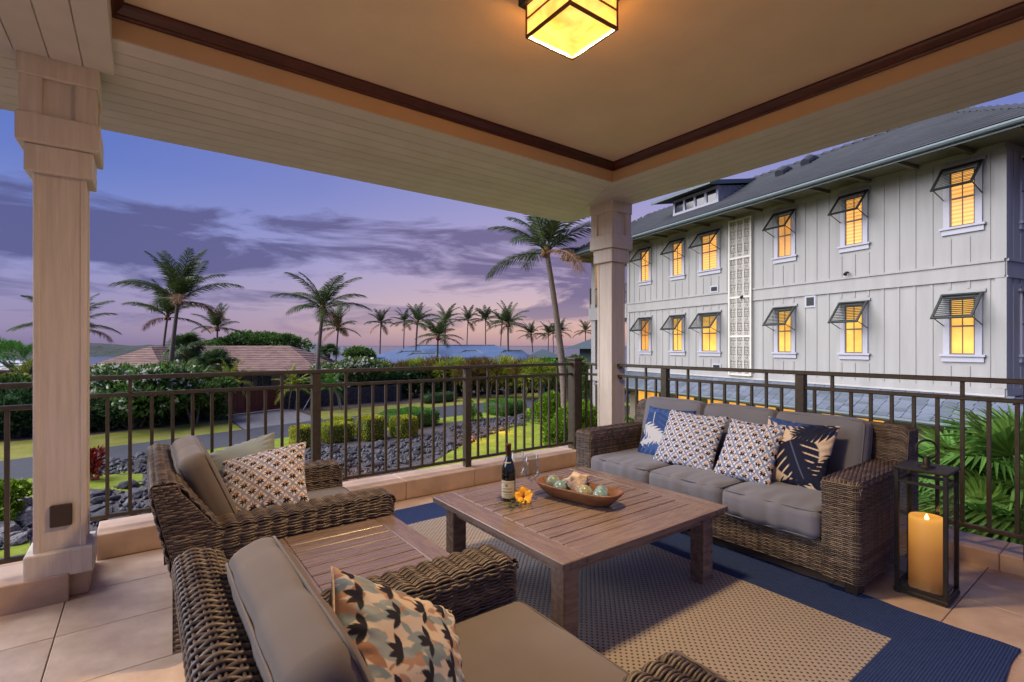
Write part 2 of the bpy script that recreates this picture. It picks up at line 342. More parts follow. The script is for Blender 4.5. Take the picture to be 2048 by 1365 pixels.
def rugmat(name, tan):
    m, N, L, P = nodes(name); P.inputs['Roughness'].default_value = .95; P.inputs['Specular IOR Level'].default_value = .15
    tc = N.new('ShaderNodeTexCoord'); sp = N.new('ShaderNodeSeparateXYZ'); L.new(tc.outputs['Object'], sp.inputs[0])
    def mth(op, a, b=0.0):
        q = N.new('ShaderNodeMath'); q.operation = op
        for i, v in enumerate((a, b)):
            if isinstance(v, (int, float)): q.inputs[i].default_value = v
            else: L.new(v, q.inputs[i])
        return q.outputs[0]
    px, py = (.038, .038) if tan else (.012, .012)
    sx = mth('SINE', mth('MULTIPLY', sp.outputs[0], 2 * pi / px)); sy = mth('SINE', mth('MULTIPLY', sp.outputs[1], 2 * pi / py))
    if tan:
        h = mth('MULTIPLY', sx, sy); h = mth('MAXIMUM', h, 0.0); h = mth('SUBTRACT', 1.0, h)       # holes where both peak
        rp = N.new('ShaderNodeValToRGB'); L.new(h, rp.inputs[0]); e = rp.color_ramp.elements; e[0].position = .28; e[0].color = (.055, .042, .038, 1); e[1].position = .52; e[1].color = (.37, .33, .31, 1)
    else:
        h = mth('ADD', mth('MULTIPLY', sx, .5), mth('MULTIPLY', sy, .5))
        nz = N.new('ShaderNodeTexNoise'); nz.inputs['Scale'].default_value = 40; L.new(tc.outputs['Object'], nz.inputs['Vector']); h = mth('ADD', h, mth('MULTIPLY', nz.outputs[0], 1.2))
        rp = N.new('ShaderNodeValToRGB'); L.new(mth('MULTIPLY', mth('ADD', h, .4), .5), rp.inputs[0]); e = rp.color_ramp.elements; e[0].position = .1; e[0].color = (.020, .040, .135, 1); e[1].position = .9; e[1].color = (.05, .085, .235, 1)
    L.new(rp.outputs[0], P.inputs['Base Color']); b = N.new('ShaderNodeBump'); b.inputs['Distance'].default_value = .003; L.new(h, b.inputs['Height']); L.new(b.outputs[0], P.inputs['Normal']); return m
M['rugtan'] = rugmat('rug_braid_tan', True); M['rugblue'] = rugmat('rug_border_navy', False)
def seamat():
    m, N, L, P = nodes('sea_water'); P.inputs['Base Color'].default_value = (.05, .07, .10, 1); P.inputs['Roughness'].default_value = .22; P.inputs['Specular IOR Level'].default_value = .6
    tc = N.new('ShaderNodeTexCoord'); nz = N.new('ShaderNodeTexNoise'); nz.inputs['Scale'].default_value = .25; nz.inputs['Detail'].default_value = 4; L.new(tc.outputs['Object'], nz.inputs['Vector'])
    b = N.new('ShaderNodeBump'); b.inputs['Distance'].default_value = .35; L.new(nz.outputs[0], b.inputs['Height']); L.new(b.outputs[0], P.inputs['Normal']); return m
M['sea'] = seamat()
def colattr(name, rough=.9):
    m, N, L, P = nodes(name); P.inputs['Roughness'].default_value = rough; P.inputs['Specular IOR Level'].default_value = .2
    a = N.new('ShaderNodeVertexColor'); a.layer_name = 'print'; L.new(a.outputs[0], P.inputs['Base Color'])
    tc = N.new('ShaderNodeTexCoord'); nz = N.new('ShaderNodeTexNoise'); nz.inputs['Scale'].default_value = 400; L.new(tc.outputs['Object'], nz.inputs['Vector'])
    b = N.new('ShaderNodeBump'); b.inputs['Distance'].default_value = .0006; L.new(nz.outputs[0], b.inputs['Height']); L.new(b.outputs[0], P.inputs['Normal']); return m
M['print'] = colattr('printed_fabric')

# ================================================================== THE LANAI
def structure(name, mb, m, parent=None, smooth=False):
    o = mb.obj(name, m, parent, smooth)
    if not parent: o['kind'] = 'structure'
    return o
SOF = 3.22; CEIL = 3.40
XI, YI, XL, XO, YO = 3.95, 3.54, -.14, 4.75, 5.08     # tray inner edges, beam outer edges
# ---- floor with travertine tiles
fl = structure('deck_floor', bx((-3.2, -3.0, -.32), (4.95, 4.95, -.014)), M['grout'])
tx0, ty0, ts, gp = -.363, 3.994, .5365, .0022
k = 0
tile_me = {}
for i in range(-6, 11):
    for j in range(-13, 3):
        x0, x1 = tx0 + i * ts + gp, tx0 + (i + 1) * ts - gp; y0, y1 = ty0 + (j - 1) * ts + gp, ty0 + j * ts - gp
        x1 = min(x1, 4.93); y1 = min(y1, 4.5)
        if x1 - x0 < .05 or y1 - y0 < .05 or x0 < -3.1 or y0 < -2.9: continue
        if x0 * .597 + y0 * .8 < -.6: continue
        key = (round(x1 - x0, 3), round(y1 - y0, 3))
        if key not in tile_me: tile_me[key] = bx((0, 0, -.013), (x1 - x0, y1 - y0, 0), .0025).mesh('tile', M['tile'])
        link('tile', tile_me[key], fl, (x0, y0, 0))
# ---- ceiling tray, trim and fascia
ce = structure('ceiling', bx((-3.0, -3.0, CEIL), (XI + .02, YI + .02, CEIL + .05)), M['ceiling'])
def prism(path_xy, prof):
    """a profile (inward, z) swept along a polyline with mitres; path is the inner edge, inward to its right"""
    P = np.array(path_xy, float); n = len(P); mb = MB(); rows = []
    for i in range(n):
        d0 = P[i] - P[i - 1] if i else P[1] - P[0]; d1 = P[i + 1] - P[i] if i < n - 1 else P[-1] - P[-2]
        d0 = d0 / np.hypot(*d0); d1 = d1 / np.hypot(*d1); n0 = np.array([d0[1], -d0[0]]); n1 = np.array([d1[1], -d1[0]]); m = n0 + n1; m = m / (m @ n0)
        rows.append([(*(P[i] + m * a), z) for a, z in prof])
    V = np.array(rows); k = len(prof); mb.add(V.reshape(-1, 3), [(i * k + j, i * k + (j + 1) % k, (i + 1) * k + (j + 1) % k, (i + 1) * k + j) for i in range(n - 1) for j in range(k)])
    mb.f.append(tuple(range(k))[::-1]); mb.f.append(tuple((n - 1) * k + j for j in range(k))); return mb
tray = [(XL, -3.0), (XL, YI), (XI, YI), (XI, -3.0)]
prism(tray, [(0, 3.325), (.016, 3.325), (.022, 3.335), (.022, 3.345), (.05, 3.372), (.058, 3.385), (.058, CEIL - .002), (0, CEIL - .002)]).obj('crown_trim', M['trim'], ce)
prism(tray, [(-.02, SOF - .004), (0, SOF - .004), (0, 3.323), (-.02, 3.323)]).obj('fascia_board', M['fascia'], ce)
# ---- beams with boarded soffits
def beam(name, label, box, boards, corner=None):
    t = thing(name, label, 'beam', ((box[0][0] + box[1][0]) / 2, (box[0][1] + box[1][1]) / 2, box[0][2]), group='boarded beams round the ceiling')
    T = np.array(t.location)
    bx(np.array(box[0]) - T, np.array(box[1]) - T).obj('beam_core', M['soffit'], t)
    for poly in boards:
        V = np.array([(x, y, z) for z in (SOF - .012, SOF - .001) for x, y in poly]) - T; k = len(poly)
        MB().add(V, [tuple(range(k))[::-1], tuple(range(k, 2 * k))] + [(i, (i + 1) % k, k + (i + 1) % k, k + i) for i in range(k)]).obj('soffit_board', M['soffit'], t)
    return t
nb = 10; w = (YO - YI) / nb
fb = []
for i in range(nb):
    y0, y1 = YI + i * w + .0028, YI + (i + 1) * w - .0028
    xm = lambda y: XI + (y - YI) * (XO - XI) / (YO - YI)
    fb.append([(-3.2, y0), (xm(y0) - .003, y0), (xm(y1) - .003, y1), (-3.2, y1)])
bmf = beam('ceiling_beam', 'wide boarded beam above the front railing, open to the sea', ((-3.2, YI + .002, SOF), (XO + .02, YO, SOF + .5)), fb)
rbm = []; nb2 = 6; w2 = (XO - XI) / nb2
for i in range(nb2):
    x0, x1 = XI + i * w2 + .0028, XI + (i + 1) * w2 - .0028
    ym = lambda x: YI + (x - XI) * (YO - YI) / (XO - XI)
    rbm.append([(x0, -3.2), (x1, -3.2), (x1, ym(x1) - .003), (x0, ym(x0) - .003)])
bmr = beam('ceiling_beam', 'boarded beam above the sofa side, facing the neighbouring house', ((XI + .002, -3.2, SOF + .001), (XO, YI - .002, SOF + .5)), rbm)
SL = 3.168
bml = thing('ceiling_beam', 'boarded beam running over the left column towards the viewer', 'beam', (-.8, 0, SL), group='boarded beams round the ceiling')
bx((-1.0, -3.2, .0), (XL + .8 + .004, YI + .36, .6)).obj('beam_core', M['soffit'], bml)
for i in range(10):
    x1 = XL + .8 + .002 - i * .148
    bx((x1 - .1425, -3.2, -.012), (x1, YI + .355, -.001), .002).obj('soffit_board', M['soffit'], bml)
# outer fascia boards (seen from outside only) and roof deck so that no sky leaks in
structure('roof_deck', bx((-3.4, -3.2, SOF + .62), (XO + .3, YO + .3, SOF + .7)), M['roofgrey'])

# ---- columns
def column(label, x0, y0, w, ztop, zbase, plinth=True, plate=False):
    t = thing('column', label, 'column', (x0 + w / 2, y0 + w / 2, 0), group='square panelled columns of the lanai')
    h = w / 2; bd = .012
    bx((-h + .006, -h + .006, zbase + .14), (h - .006, h - .006, 2.60)).obj('shaft', M['paint'], t)
    for sx in (-1, 1):
        for sy in (-1, 1):   # corner boards
            bx((sx * h, sy * h, zbase + .14), (sx * (h - .03), sy * (h - .03), 2.60), .004).obj('corner_board', M['paint'], t)
    def ring(name, e, z0, z1, ch=.006): bx((-h - e, -h - e, z0), (h + e, h + e, z1), ch).obj(name, M['paint'], t)
    ring('base_trim', .036, zbase, zbase + .152, .008)
    ring('collar', .034, 2.50, 2.66)
    ring('collar_band', .066, 2.66, 2.825)
    e = .052
    bx((-h - .03, -h - .03, 2.825), (h + .03, h + .03, ztop - .05)).obj('capital_core', M['paint'], t)
    for sx, sy in ((-1, 0), (1, 0), (0, -1), (0, 1)):     # framed recessed panels on the capital
        mb = MB(); a = h + .0301; b = h + e
        def fr(u0, u1, z0, z1):
            if sx: mb.box((sx * a, u0, z0), (sx * b, u1, z1))
            else: mb.box((u0, sy * a, z0), (u1, sy * b, z1))
        uu = b if sy else a
        fr(-uu, -h * .62, 2.826, ztop - .131); fr(h * .62, uu, 2.826, ztop - .131)
        mb.obj('capital_frame', M['paint'], t)
    ring('capital_cap', .062, ztop - .13, ztop - .002)
    if plinth: bx((-h - .012, -h + .018, 0), (h + .012, h + .3, zbase - .002), .005).obj('plinth_stone', M['curb'], t)
    if plate: bx((.0, -h - .014, .42), (.058, -h + .004, .505), .006).obj('outlet_cover', M['darkwood'], t); 
    return t
colL = column('left column with brown outlet cover near its stone plinth', -.508, 3.945, .236, SL, .145)
colR = column('right column behind the sofa, next to the corner railing post', 4.475, 4.03, .236, SOF, .17, plinth=False)
p0 = np.array([.0, 0, 0])
pl = MB(); pl.box((-.045, -.136, .435), (.055, -.1165, .565), .006); pl.obj('outlet_cover', M['darkwood'], colL)

# ---- stone curbs
def curb(label, stones):
    t = thing('stone_curb', label, 'curb', stones[0][0], group='stone curbs under the railings'); T = np.array(t.location)
    for a, b in stones: bx(np.array(a) - T, np.array(b) - T, .006).obj('curb_stone', M['curb'], t)
    return t
cz = .175; xs = [-.262, .49, 1.30, 2.07, 2.86, 3.62, 4.372]
curb('long stone curb under the front railing', [((xs[i] + .0015, 4.515, -.005), (xs[i + 1] - .0015, 4.87, cz)) for i in range(6)] + [((4.3735, 4.515, -.006), (4.93, 4.872, cz))])
curb('stone curb running left of the left column', [((-3.0, 3.897, -.005), (-1.45, 4.25, .163)), ((-1.447, 3.897, -.005), (-.3465, 4.25, .163))])
ys = [4.513, 3.7, 2.9, 2.1, 1.3, .72, -.1, -1, -2.4]
curb('low stone curb under the right railing', [((4.59, ys[i + 1] + .0015, -.005), (4.93, ys[i] - .0015, .11)) for i in range(8)])

# ---- railings
bal_me = {}
def baluster(t, x, y, z0, z1, T):
    k = round(z1 - z0, 3)
    if k not in bal_me: bal_me[k] = bx((-.0115, -.0115, 0), (.0115, .0115, k), .0015).mesh('baluster', M['bronze'])
    link('baluster', bal_me[k], t, np.array([x, y, z0]) - T)
def railing(label, p, q, bals, full, posts, zt=1.283, posts_z=.175, brackets=()):
    """p -> q along x or y"""
    ax = 0 if abs(q[0] - p[0]) > abs(q[1] - p[1]) else 1
    t = thing('railing', label, 'railing', (p[0], p[1], 0), group='bronze railings round the lanai'); T = np.array(t.location)
    def rail(name, wd, z0, z1):
        a = [min(p[0], q[0]), min(p[1], q[1]), z0]; b = [max(p[0], q[0]), max(p[1], q[1]), z1]; a[1 - ax] -= wd; b[1 - ax] += wd
        bx(np.array(a) - T, np.array(b) - T, .005).obj(name, M['bronze'], t)
    rail('top_rail', .029, zt - .034, zt); rail('middle_rail', .017, zt - .161, zt - .131); rail('bottom_rail', .017, .240, .270)
    for b in bals:
        c = [0, 0]; c[ax] = b; c[1 - ax] = p[1 - ax]
        baluster(t, c[0], c[1], .2702, (zt - .0342 if any(abs(b - f) < .02 for f in full) else zt - .1612), T)
    for b in posts:
        c = np.zeros(3); c[ax] = b; c[1 - ax] = p[1 - ax]
        bx(c + (-.036, -.036, posts_z) - T, c + (.036, .036, zt - .0345) - T, .003).obj('post', M['bronze'], t)
    for b in brackets:
        c = np.zeros(3); c[ax] = b; c[1 - ax] = p[1 - ax]
        for z in (zt - .045, zt - .172): bx(c + (-.02, -.03, z - .012) - T, c + (.02, .0, z + .012) - T, .003).obj('bracket', M['bronze'], t)
    return t
RY, RX = 4.68, 4.588
bl = [-.206 + .1315 * i for i in range(-1, 11)] + [1.402 + .1313 * i for i in range(11)] + [3.008 + .1311 * i for i in range(11)]
rf = railing('long bronze railing in front of the garden and sea', (-.33, RY), (4.50, RY), bl, [-.075, .978, 1.534, 2.586, 3.142, 4.188], [1.262, 2.865])
cp = thing('railing_post', 'thick corner post with flat round-edged cap beside the right column', 'post', (4.50, RY, 0))
bx((-.066, -.066, .176), (.066, .066, 1.315), .006).obj('post_shaft', M['bronze'], cp)
bx((-.080, -.080, 1.315), (.080, .080, 1.345), .008).obj('post_cap', M['bronze'], cp)
rc = railing('short bronze railing between the corner post and right column', (RX, 4.27), (RX, 4.62), [4.345, 4.475, 4.565], [4.475], [])
rr = railing('bronze railing behind the sofa facing the neighbouring house', (RX, 4.028), (RX, -1.6), [3.891 - .1357 * i for i in range(41) if min(abs(3.891 - .1357 * i - p) for p in (3.359, 1.963, .567)) > .06], [3.62, 3.077, 2.263, 1.72, .905, .29], [3.359, 1.963, .567], posts_z=.1105, brackets=(4.01,))
rl = railing('bronze railing left of the left column', (-3.0, 4.062), (-.51, 4.062), [-.6306 - .1315 * i for i in range(17)], [-1.0], [-1.95], posts_z=.1635)

# ---- ceiling lantern
lx, ly, zb, hs = 1.845, 1.948, 3.17, .175
cl = thing('ceiling_light', 'square lit alabaster lantern with bronze frame on the ceiling', 'light', (lx, ly, CEIL))
o = bx((-hs - .03, -hs - .03, -.055), (hs + .03, hs + .03, -.001), .006).obj('mounting_plate', M['iron'], cl)
dz = zb - CEIL
fr = MB()
for s in (-1, 1):
    for q in (-1, 1): fr.box((s * hs, q * hs, dz), (s * (hs - .012), q * (hs - .012), -.0552))
    for z0, z1 in ((dz, dz + .016), (dz + .098, dz + .108)):
        fr.box((-hs + .012, s * hs, z0), (hs - .012, s * (hs - .012), z1)); fr.box((s * hs, -hs + .012, z0), (s * (hs - .012), hs - .012, z1))
fr.obj('frame', M['trim'], cl)
for s in (-1, 1):
    bx((-hs + .0122, s * (hs - .004), dz + .0162), (hs - .0122, s * (hs - .008), -.0554)).obj('glass_panel', M['lampglass'], cl)
    bx((s * (hs - .004), -hs + .0122, dz + .0162), (s * (hs - .008), hs - .0122, -.0554)).obj('glass_panel', M['lampglass'], cl)
bx((-hs + .0122, -hs + .0122, dz + .004), (hs - .0122, hs - .0122, dz + .008)).obj('glass_panel', M['lampbase'], cl)
ld = bpy.data.lights.new('bulb', 'AREA'); ld.energy = 2900; ld.color = (1, .92, .87); ld.size = .30
lo = link('bulb', ld, cl, (0, 0, dz + .024)); lo.visible_camera = False
l2 = bpy.data.lights.new('bulb', 'POINT'); l2.energy = 150; l2.color = (1, .55, .20); l2.shadow_soft_size = .06; link('bulb', l2, cl, (0, 0, dz + .06)).visible_camera = False
# ================================================================== WOVEN FURNITURE
def path_fn(pts, rad=.0, n=10):
    """polyline with rounded corners -> (f(s in 0..1) -> points, length)"""
    P = [np.array(p, float) for p in pts]; out = [P[0]]
    for i in range(1, len(P) - 1):
        r = rad if np.isscalar(rad) else rad[i]
        a = P[i - 1] - P[i]; b = P[i + 1] - P[i]; la, lb = np.linalg.norm(a), np.linalg.norm(b); r_ = min(r, la * .49, lb * .49)
        if r_ < 1e-6: out.append(P[i]); continue
        A, B = P[i] + a / la * r_, P[i] + b / lb * r_
        for t in np.linspace(0, 1, n): out.append((1 - t) ** 2 * A + 2 * t * (1 - t) * P[i] + t * t * B)
    out.append(P[-1]); out = np.array(out); d = np.r_[0, np.cumsum(np.linalg.norm(np.diff(out, axis=0), axis=1))]; Ltot = d[-1]
    def f(s):
        s = np.asarray(s) * Ltot; return np.stack([np.interp(s, d, out[:, k]) for k in range(out.shape[1])], -1)
    return f, Ltot
WV, WQ = [], []
def weave(acc, S, ulen, vlen, pitch=.0125, stake=.07, bulge=.006, alt=.004, w=.0062, t=.0048, seg=4, sides=6, flip=1, jit=.0003, stakes=True, pair=.012):
    """strands run along u, woven over stakes that run along v; S(u, v) -> points (vectorised)"""
    nst = max(1, int(round(ulen / stake))); nv = max(2, int(round(vlen / pitch))); nu = nst * seg + 1
    u = np.linspace(0, 1, nu); v = (np.arange(nv) + .5) / nv
    Ug, Vg = np.meshgrid(u, v); e = 1e-3
    Vg = np.clip(Vg + rng.normal(0, jit / max(vlen, .05), Vg.shape), 0, 1)
    P = S(Ug, Vg); Du = S(np.clip(Ug + e, 0, 1), Vg) - S(np.clip(Ug - e, 0, 1), Vg); Dv = S(Ug, np.clip(Vg + e, 0, 1)) - S(Ug, np.clip(Vg - e, 0, 1))
    Nn = np.cross(Du, Dv) * flip; Nn /= np.linalg.norm(Nn, axis=-1, keepdims=True) + 1e-12
    T = Du / (np.linalg.norm(Du, axis=-1, keepdims=True) + 1e-12); B = np.cross(T, Nn)
    ph = Ug * nst * pi; par = (np.arange(nv) % 2)[:, None] * pi
    off = bulge * (np.abs(np.sin(ph)) ** .8) + alt * np.cos(ph + par)
    C = P + Nn * off[..., None]
    th = np.arange(sides) * 2 * pi / sides
    ring = C[:, :, None] + Nn[:, :, None] * (t * np.cos(th))[None, None, :, None] + B[:, :, None] * (w * np.sin(th))[None, None, :, None]
    base = acc[2]
    i = (np.arange(nv)[:, None, None] * nu + np.arange(nu - 1)[None, :, None]) * sides; j = np.arange(sides)[None, None]; k = (j + 1) % sides
    Q = np.stack([i + j, i + k, i + sides + k, i + sides + j], -1).reshape(-1, 4) + base
    acc[0].append(ring.reshape(-1, 3)); acc[1].append(Q); acc[2] += ring.size // 3
    if stakes:
        vs = np.linspace(0, 1, max(3, int(vlen / .04) + 1))
        for s in range(nst + 1):
            for o in (-pair / 2, pair / 2):
                uu = np.full_like(vs, np.clip(s / nst + o / ulen, 0, 1)); p = S(uu, vs); du = S(np.clip(uu + e, 0, 1), vs) - S(np.clip(uu - e, 0, 1), vs); dv = S(uu, np.clip(vs + e, 0, 1)) - S(uu, np.clip(vs - e, 0, 1))
                nn = np.cross(du, dv) * flip; nn /= np.linalg.norm(nn, axis=-1, keepdims=True) + 1e-12
                mb = MB().tube(p + nn * .001, .0036, 5, False)
                V = np.vstack(mb.v); acc[0].append(V); acc[1].append(np.array(mb.f) + acc[2]); acc[2] += len(V)
def weave_obj(name, acc, parent):
    me = np_mesh(name, np.vstack(acc[0]), np.vstack(acc[1]), M['wicker'], True); return link(name, me, parent)
def sheet(fn, y0, y1):      # extrude a 2D path (x,z) along y: u along path, v across
    return lambda u, v: np.stack([fn(u)[..., 0], y0 + (y1 - y0) * v, fn(u)[..., 1]], -1)

# ---- cushions
def cushion_mb(sx, sy, sz, r=.05, crown=.02, n=18, wr=.0, seed=0, wrdir=0):
    h = np.array([sx, sy, sz]) / 2; mb = MB(); rg = np.random.default_rng(seed)
    ph = rg.uniform(0, 6.28, 8)
    for ax in range(3):
        for sg in (-1, 1):
            o = [i for i in range(3) if i != ax]; nn = [max(6, int(n * (1 if h[i] > .12 else .6))) for i in o]
            g = []
            for q in range(2):
                a = h[o[q]]; m = np.linspace(-1, 1, nn[q]); e_ = np.r_[-1, -1 + .25 * min(r, a) / a, -1 + .6 * min(r, a) / a, -1 + min(r, a) / a]; m = np.unique(np.r_[m[(m > e_[-1]) & (m < -e_[-1])], e_, -e_]); g.append(m)
            A, Bm = np.meshgrid(g[0], g[1], indexing='ij'); P = np.zeros(A.shape + (3,)); P[..., ax] = sg * h[ax]; P[..., o[0]] = A * h[o[0]]; P[..., o[1]] = Bm * h[o[1]]
            rr = np.minimum(r, h * .98); inner = np.clip(P, -(h - rr), h - rr); d = P - inner; L = np.linalg.norm(d / rr, axis=-1, keepdims=True); d = np.where(L > 1e-9, d / np.maximum(L, 1e-9), d)
            P = inner + d
            x, y, z = P[..., 0] / h[0], P[..., 1] / h[1], P[..., 2] / h[2]
            P[..., 2] += crown * np.sign(z) * np.abs(z) * (1 - x ** 4) * (1 - y ** 4)
            P[..., 0] += crown * .5 * x * np.abs(x) * (1 - z ** 2) * (1 - y ** 4); P[..., 1] += crown * .5 * y * np.abs(y) * (1 - z ** 2) * (1 - x ** 4)
            if wr:
                c = (P[..., 1] if wrdir == 0 else P[..., 0]); wv = sum(np.sin(c * f + ph[i] + 2.5 * np.sin(P[..., 0] * 5 + ph[i])) / (1 + i * .4) for i, f in enumerate((16, 27, 41, 63)))
                edge = np.clip(1 - np.abs(np.abs(x) - .9) / .5, 0, 1) if wrdir == 0 else np.clip(1 - np.abs(np.abs(y) - .9) / .5, 0, 1)
                P += (wr * wv * (.35 + edge))[..., None] * np.sign(P) * np.array([.6 if wrdir == 0 else .3, .3 if wrdir == 0 else .6, .6])
            if sg * (1 if ax != 1 else -1) < 0: P = P[::-1]
            mb.grid(P)
    return mb
def piping_mb(sx, sy, z, r=.05, rad=.0045, crown=0):
    f, L = path_fn([(0, -sy / 2), (sx / 2, -sy / 2), (sx / 2, sy / 2), (-sx / 2, sy / 2), (-sx / 2, -sy / 2), (0, -sy / 2)], r * .8); p = f(np.linspace(0, 1, 60)[:-1])
    return MB().loop(np.c_[p, np.full(len(p), z)], rad, 5)
def merge(mb):  # weld cushion faces
    me = mb; return me
def cushion(name, parent, size, loc, rot, m, r=.05, crown=.02, wr=0, seed=0, wrdir=0, pip=True, n=18):
    o = cushion_mb(*size, r=r, crown=crown, wr=wr, seed=seed, wrdir=wrdir, n=n).obj(name, m, parent, True, loc); o.rotation_euler = rot
    bm_weld(o.data)
    if pip:
        for s in (-1, 1): piping_mb(size[0] - r * .6, size[1] - r * .6, s * (size[2] / 2 - r * .16), r).obj('piping', m, o, True)
    return o
import bmesh
def bm_weld(me):
    b = bmesh.new(); b.from_mesh(me); bmesh.ops.remove_doubles(b, verts=b.verts, dist=.0006); bmesh.ops.recalc_face_normals(b, faces=b.faces); b.to_mesh(me); b.free()
    me.polygons.foreach_set('use_smooth', np.ones(len(me.polygons), bool)); me.update()

# ---- armchair (local: x from the back 0 to the front 1.22, y across, z up)
CW = 1.17; AW = .20; AT = .605
rear = lambda z: np.interp(z, [.05, .25, .5, .7, .82], [.20, .155, .10, .055, .03])
front = lambda z: np.interp(z, [.05, .45, .60, .75, .82], [.46, .40, .315, .205, .15])
def make_armchair(label):
    t = thing('armchair', label, 'armchair', (0, 0, 0), group='wicker armchairs beside the low slatted table')
    for y0, sgn in ((0, 1), (CW, -1)):
        acc = [[], [], 0]
        # sides wrap round the front end
        f, L = path_fn([(.12, 0), (1.22, 0), (1.22, AW), (.30, AW)], .05)
        S = lambda u, v, f=f, y0=y0, sgn=sgn: np.stack([f(u)[..., 0], y0 + sgn * f(u)[..., 1], .06 + (AT - .075) * v], -1)
        weave(acc, S, L, AT - .06, pitch=.0132, stake=.072, bulge=.0085, alt=.0022, w=.0058, flip=sgn)
        # scalloped top
        g, Lg = path_fn([(-.004, AT - .10), (-.004, AT + .002), (AW + .004, AT + .002), (AW + .004, AT - .10)], .045)
        S2 = lambda u, v, g=g, y0=y0, sgn=sgn: np.stack([.25 + (1.205 - .25) * u, y0 + sgn * g(v)[..., 0], g(v)[..., 1] - .035 * np.clip((u - .955) / .045, 0, 1) ** 2], -1)
        weave(acc, S2, .955, Lg, pitch=.0132, stake=.072, bulge=.014, alt=.0018, w=.0058, flip=sgn)
        # front lip of the top
        S3 = lambda u, v, y0=y0, sgn=sgn: np.stack([1.196 + .028 * np.sin(v * pi / 2), y0 + sgn * (.006 + (AW - .012) * u), AT - .045 + .045 * np.cos(v * pi / 2) + 0 * u], -1)
        weave(acc, S3, AW, .07, pitch=.012, stake=.066, bulge=.004, alt=.003, flip=-sgn, stakes=False)
        o = weave_obj('arm', acc, t)
        bx((.2, y0 + sgn * .014, .07), (1.19, y0 + sgn * .020, AT - .07)).obj('arm_lining', M['wicker_dark'], o) if False else None
    # back: strands wrap from the outer foot over the rim to the inside
    acc = [[], [], 0]
    prof = [(rear(z), z) for z in (.06, .25, .5, .70)] + [(.028, .855), (.135, .862)] + [(front(z), z) for z in (.72, .58, .42)]
    f, L = path_fn(prof, [0, .05, .05, .05, .045, .055, .05, .05, 0])
    weave(acc, sheet(f, .012, CW - .012), L, CW - .02, pitch=.0165, stake=.040, bulge=.0, alt=.0052, w=.0074, t=.0056, seg=4, flip=1, pair=.011)
    for y0, fl in ((.004, 1), (CW - .004, -1)):
        S = lambda u, v, y0=y0: np.stack([(rear(.06 + .79 * v) + .012) * (1 - u) + (front(.06 + .79 * v) - .012) * u, y0 + 0 * u, .06 + .79 * v], -1)
        weave(acc, S, .26, .79, pitch=.0125, stake=.062, bulge=.005, alt=.004, flip=fl)
    weave_obj('backrest', acc, t)
    core = MB(); zs = np.linspace(.07, .835, 9)
    V = []; 
    for y in (.02, CW - .02):
        for z in zs: V += [(rear(z) + .014, y, z), (max(front(z) - .014, rear(z) + .03), y, z)]
    k = len(zs) * 2; Fs = []
    for i in range(len(zs) - 1):
        a = i * 2; Fs += [(a, a + 2, k + a + 2, k + a), (a + 1, k + a + 1, k + a + 3, a + 3), (a, a + 1, a + 3, a + 2), (k + a, k + a + 2, k + a + 3, k + a + 1)]
    Fs += [(k - 2, k - 1, 2 * k - 1, 2 * k - 2)]
    core.add(np.array(V), Fs).obj('back_shade_core', M['wicker_dark'], t)  # added dark filling, paints the shade between the strands
    acc = [[], [], 0]
    S = lambda u, v: np.stack([1.16 + 0 * u, AW + (CW - 2 * AW) * u, .06 + .2 * v], -1)
    weave(acc, S, CW - 2 * AW, .2, pitch=.0135, stake=.07, flip=1)
    weave_obj('front_panel', acc, t)
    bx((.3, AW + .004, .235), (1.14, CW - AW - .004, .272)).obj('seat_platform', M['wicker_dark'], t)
    for x in (.25, 1.14):
        for y in (.07, CW - .07): bx((x - .03, y - .03, 0), (x + .03, y + .03, .075), .004).obj('foot', M['darkwood'], t)
    cushion('seat_cushion', t, (.90, CW - 2 * AW - .012, .175), (.775, CW / 2, .365), (0, 0, 0), M['taupe'], r=.05, crown=.022, wr=.0012, seed=3, n=26)
    b = cushion('back_cushion', t, (.56, CW - 2 * AW - .02, .15), (.305, CW / 2, .665), (0, R(-112), 0), M['taupe'], r=.055, crown=.014, wr=.0015, seed=5, n=26)
    return t
chA = make_armchair('wicker armchair beside the railing, grey and tan trellis cushions on it'); chA.location = (-.005, 2.805, 0)
chB = copy_tree(chA); chB['label'] = 'nearest wicker armchair, with multicoloured leaf print cushion, cut off by the lower edge'; chB.location = (.045, .69, 0)

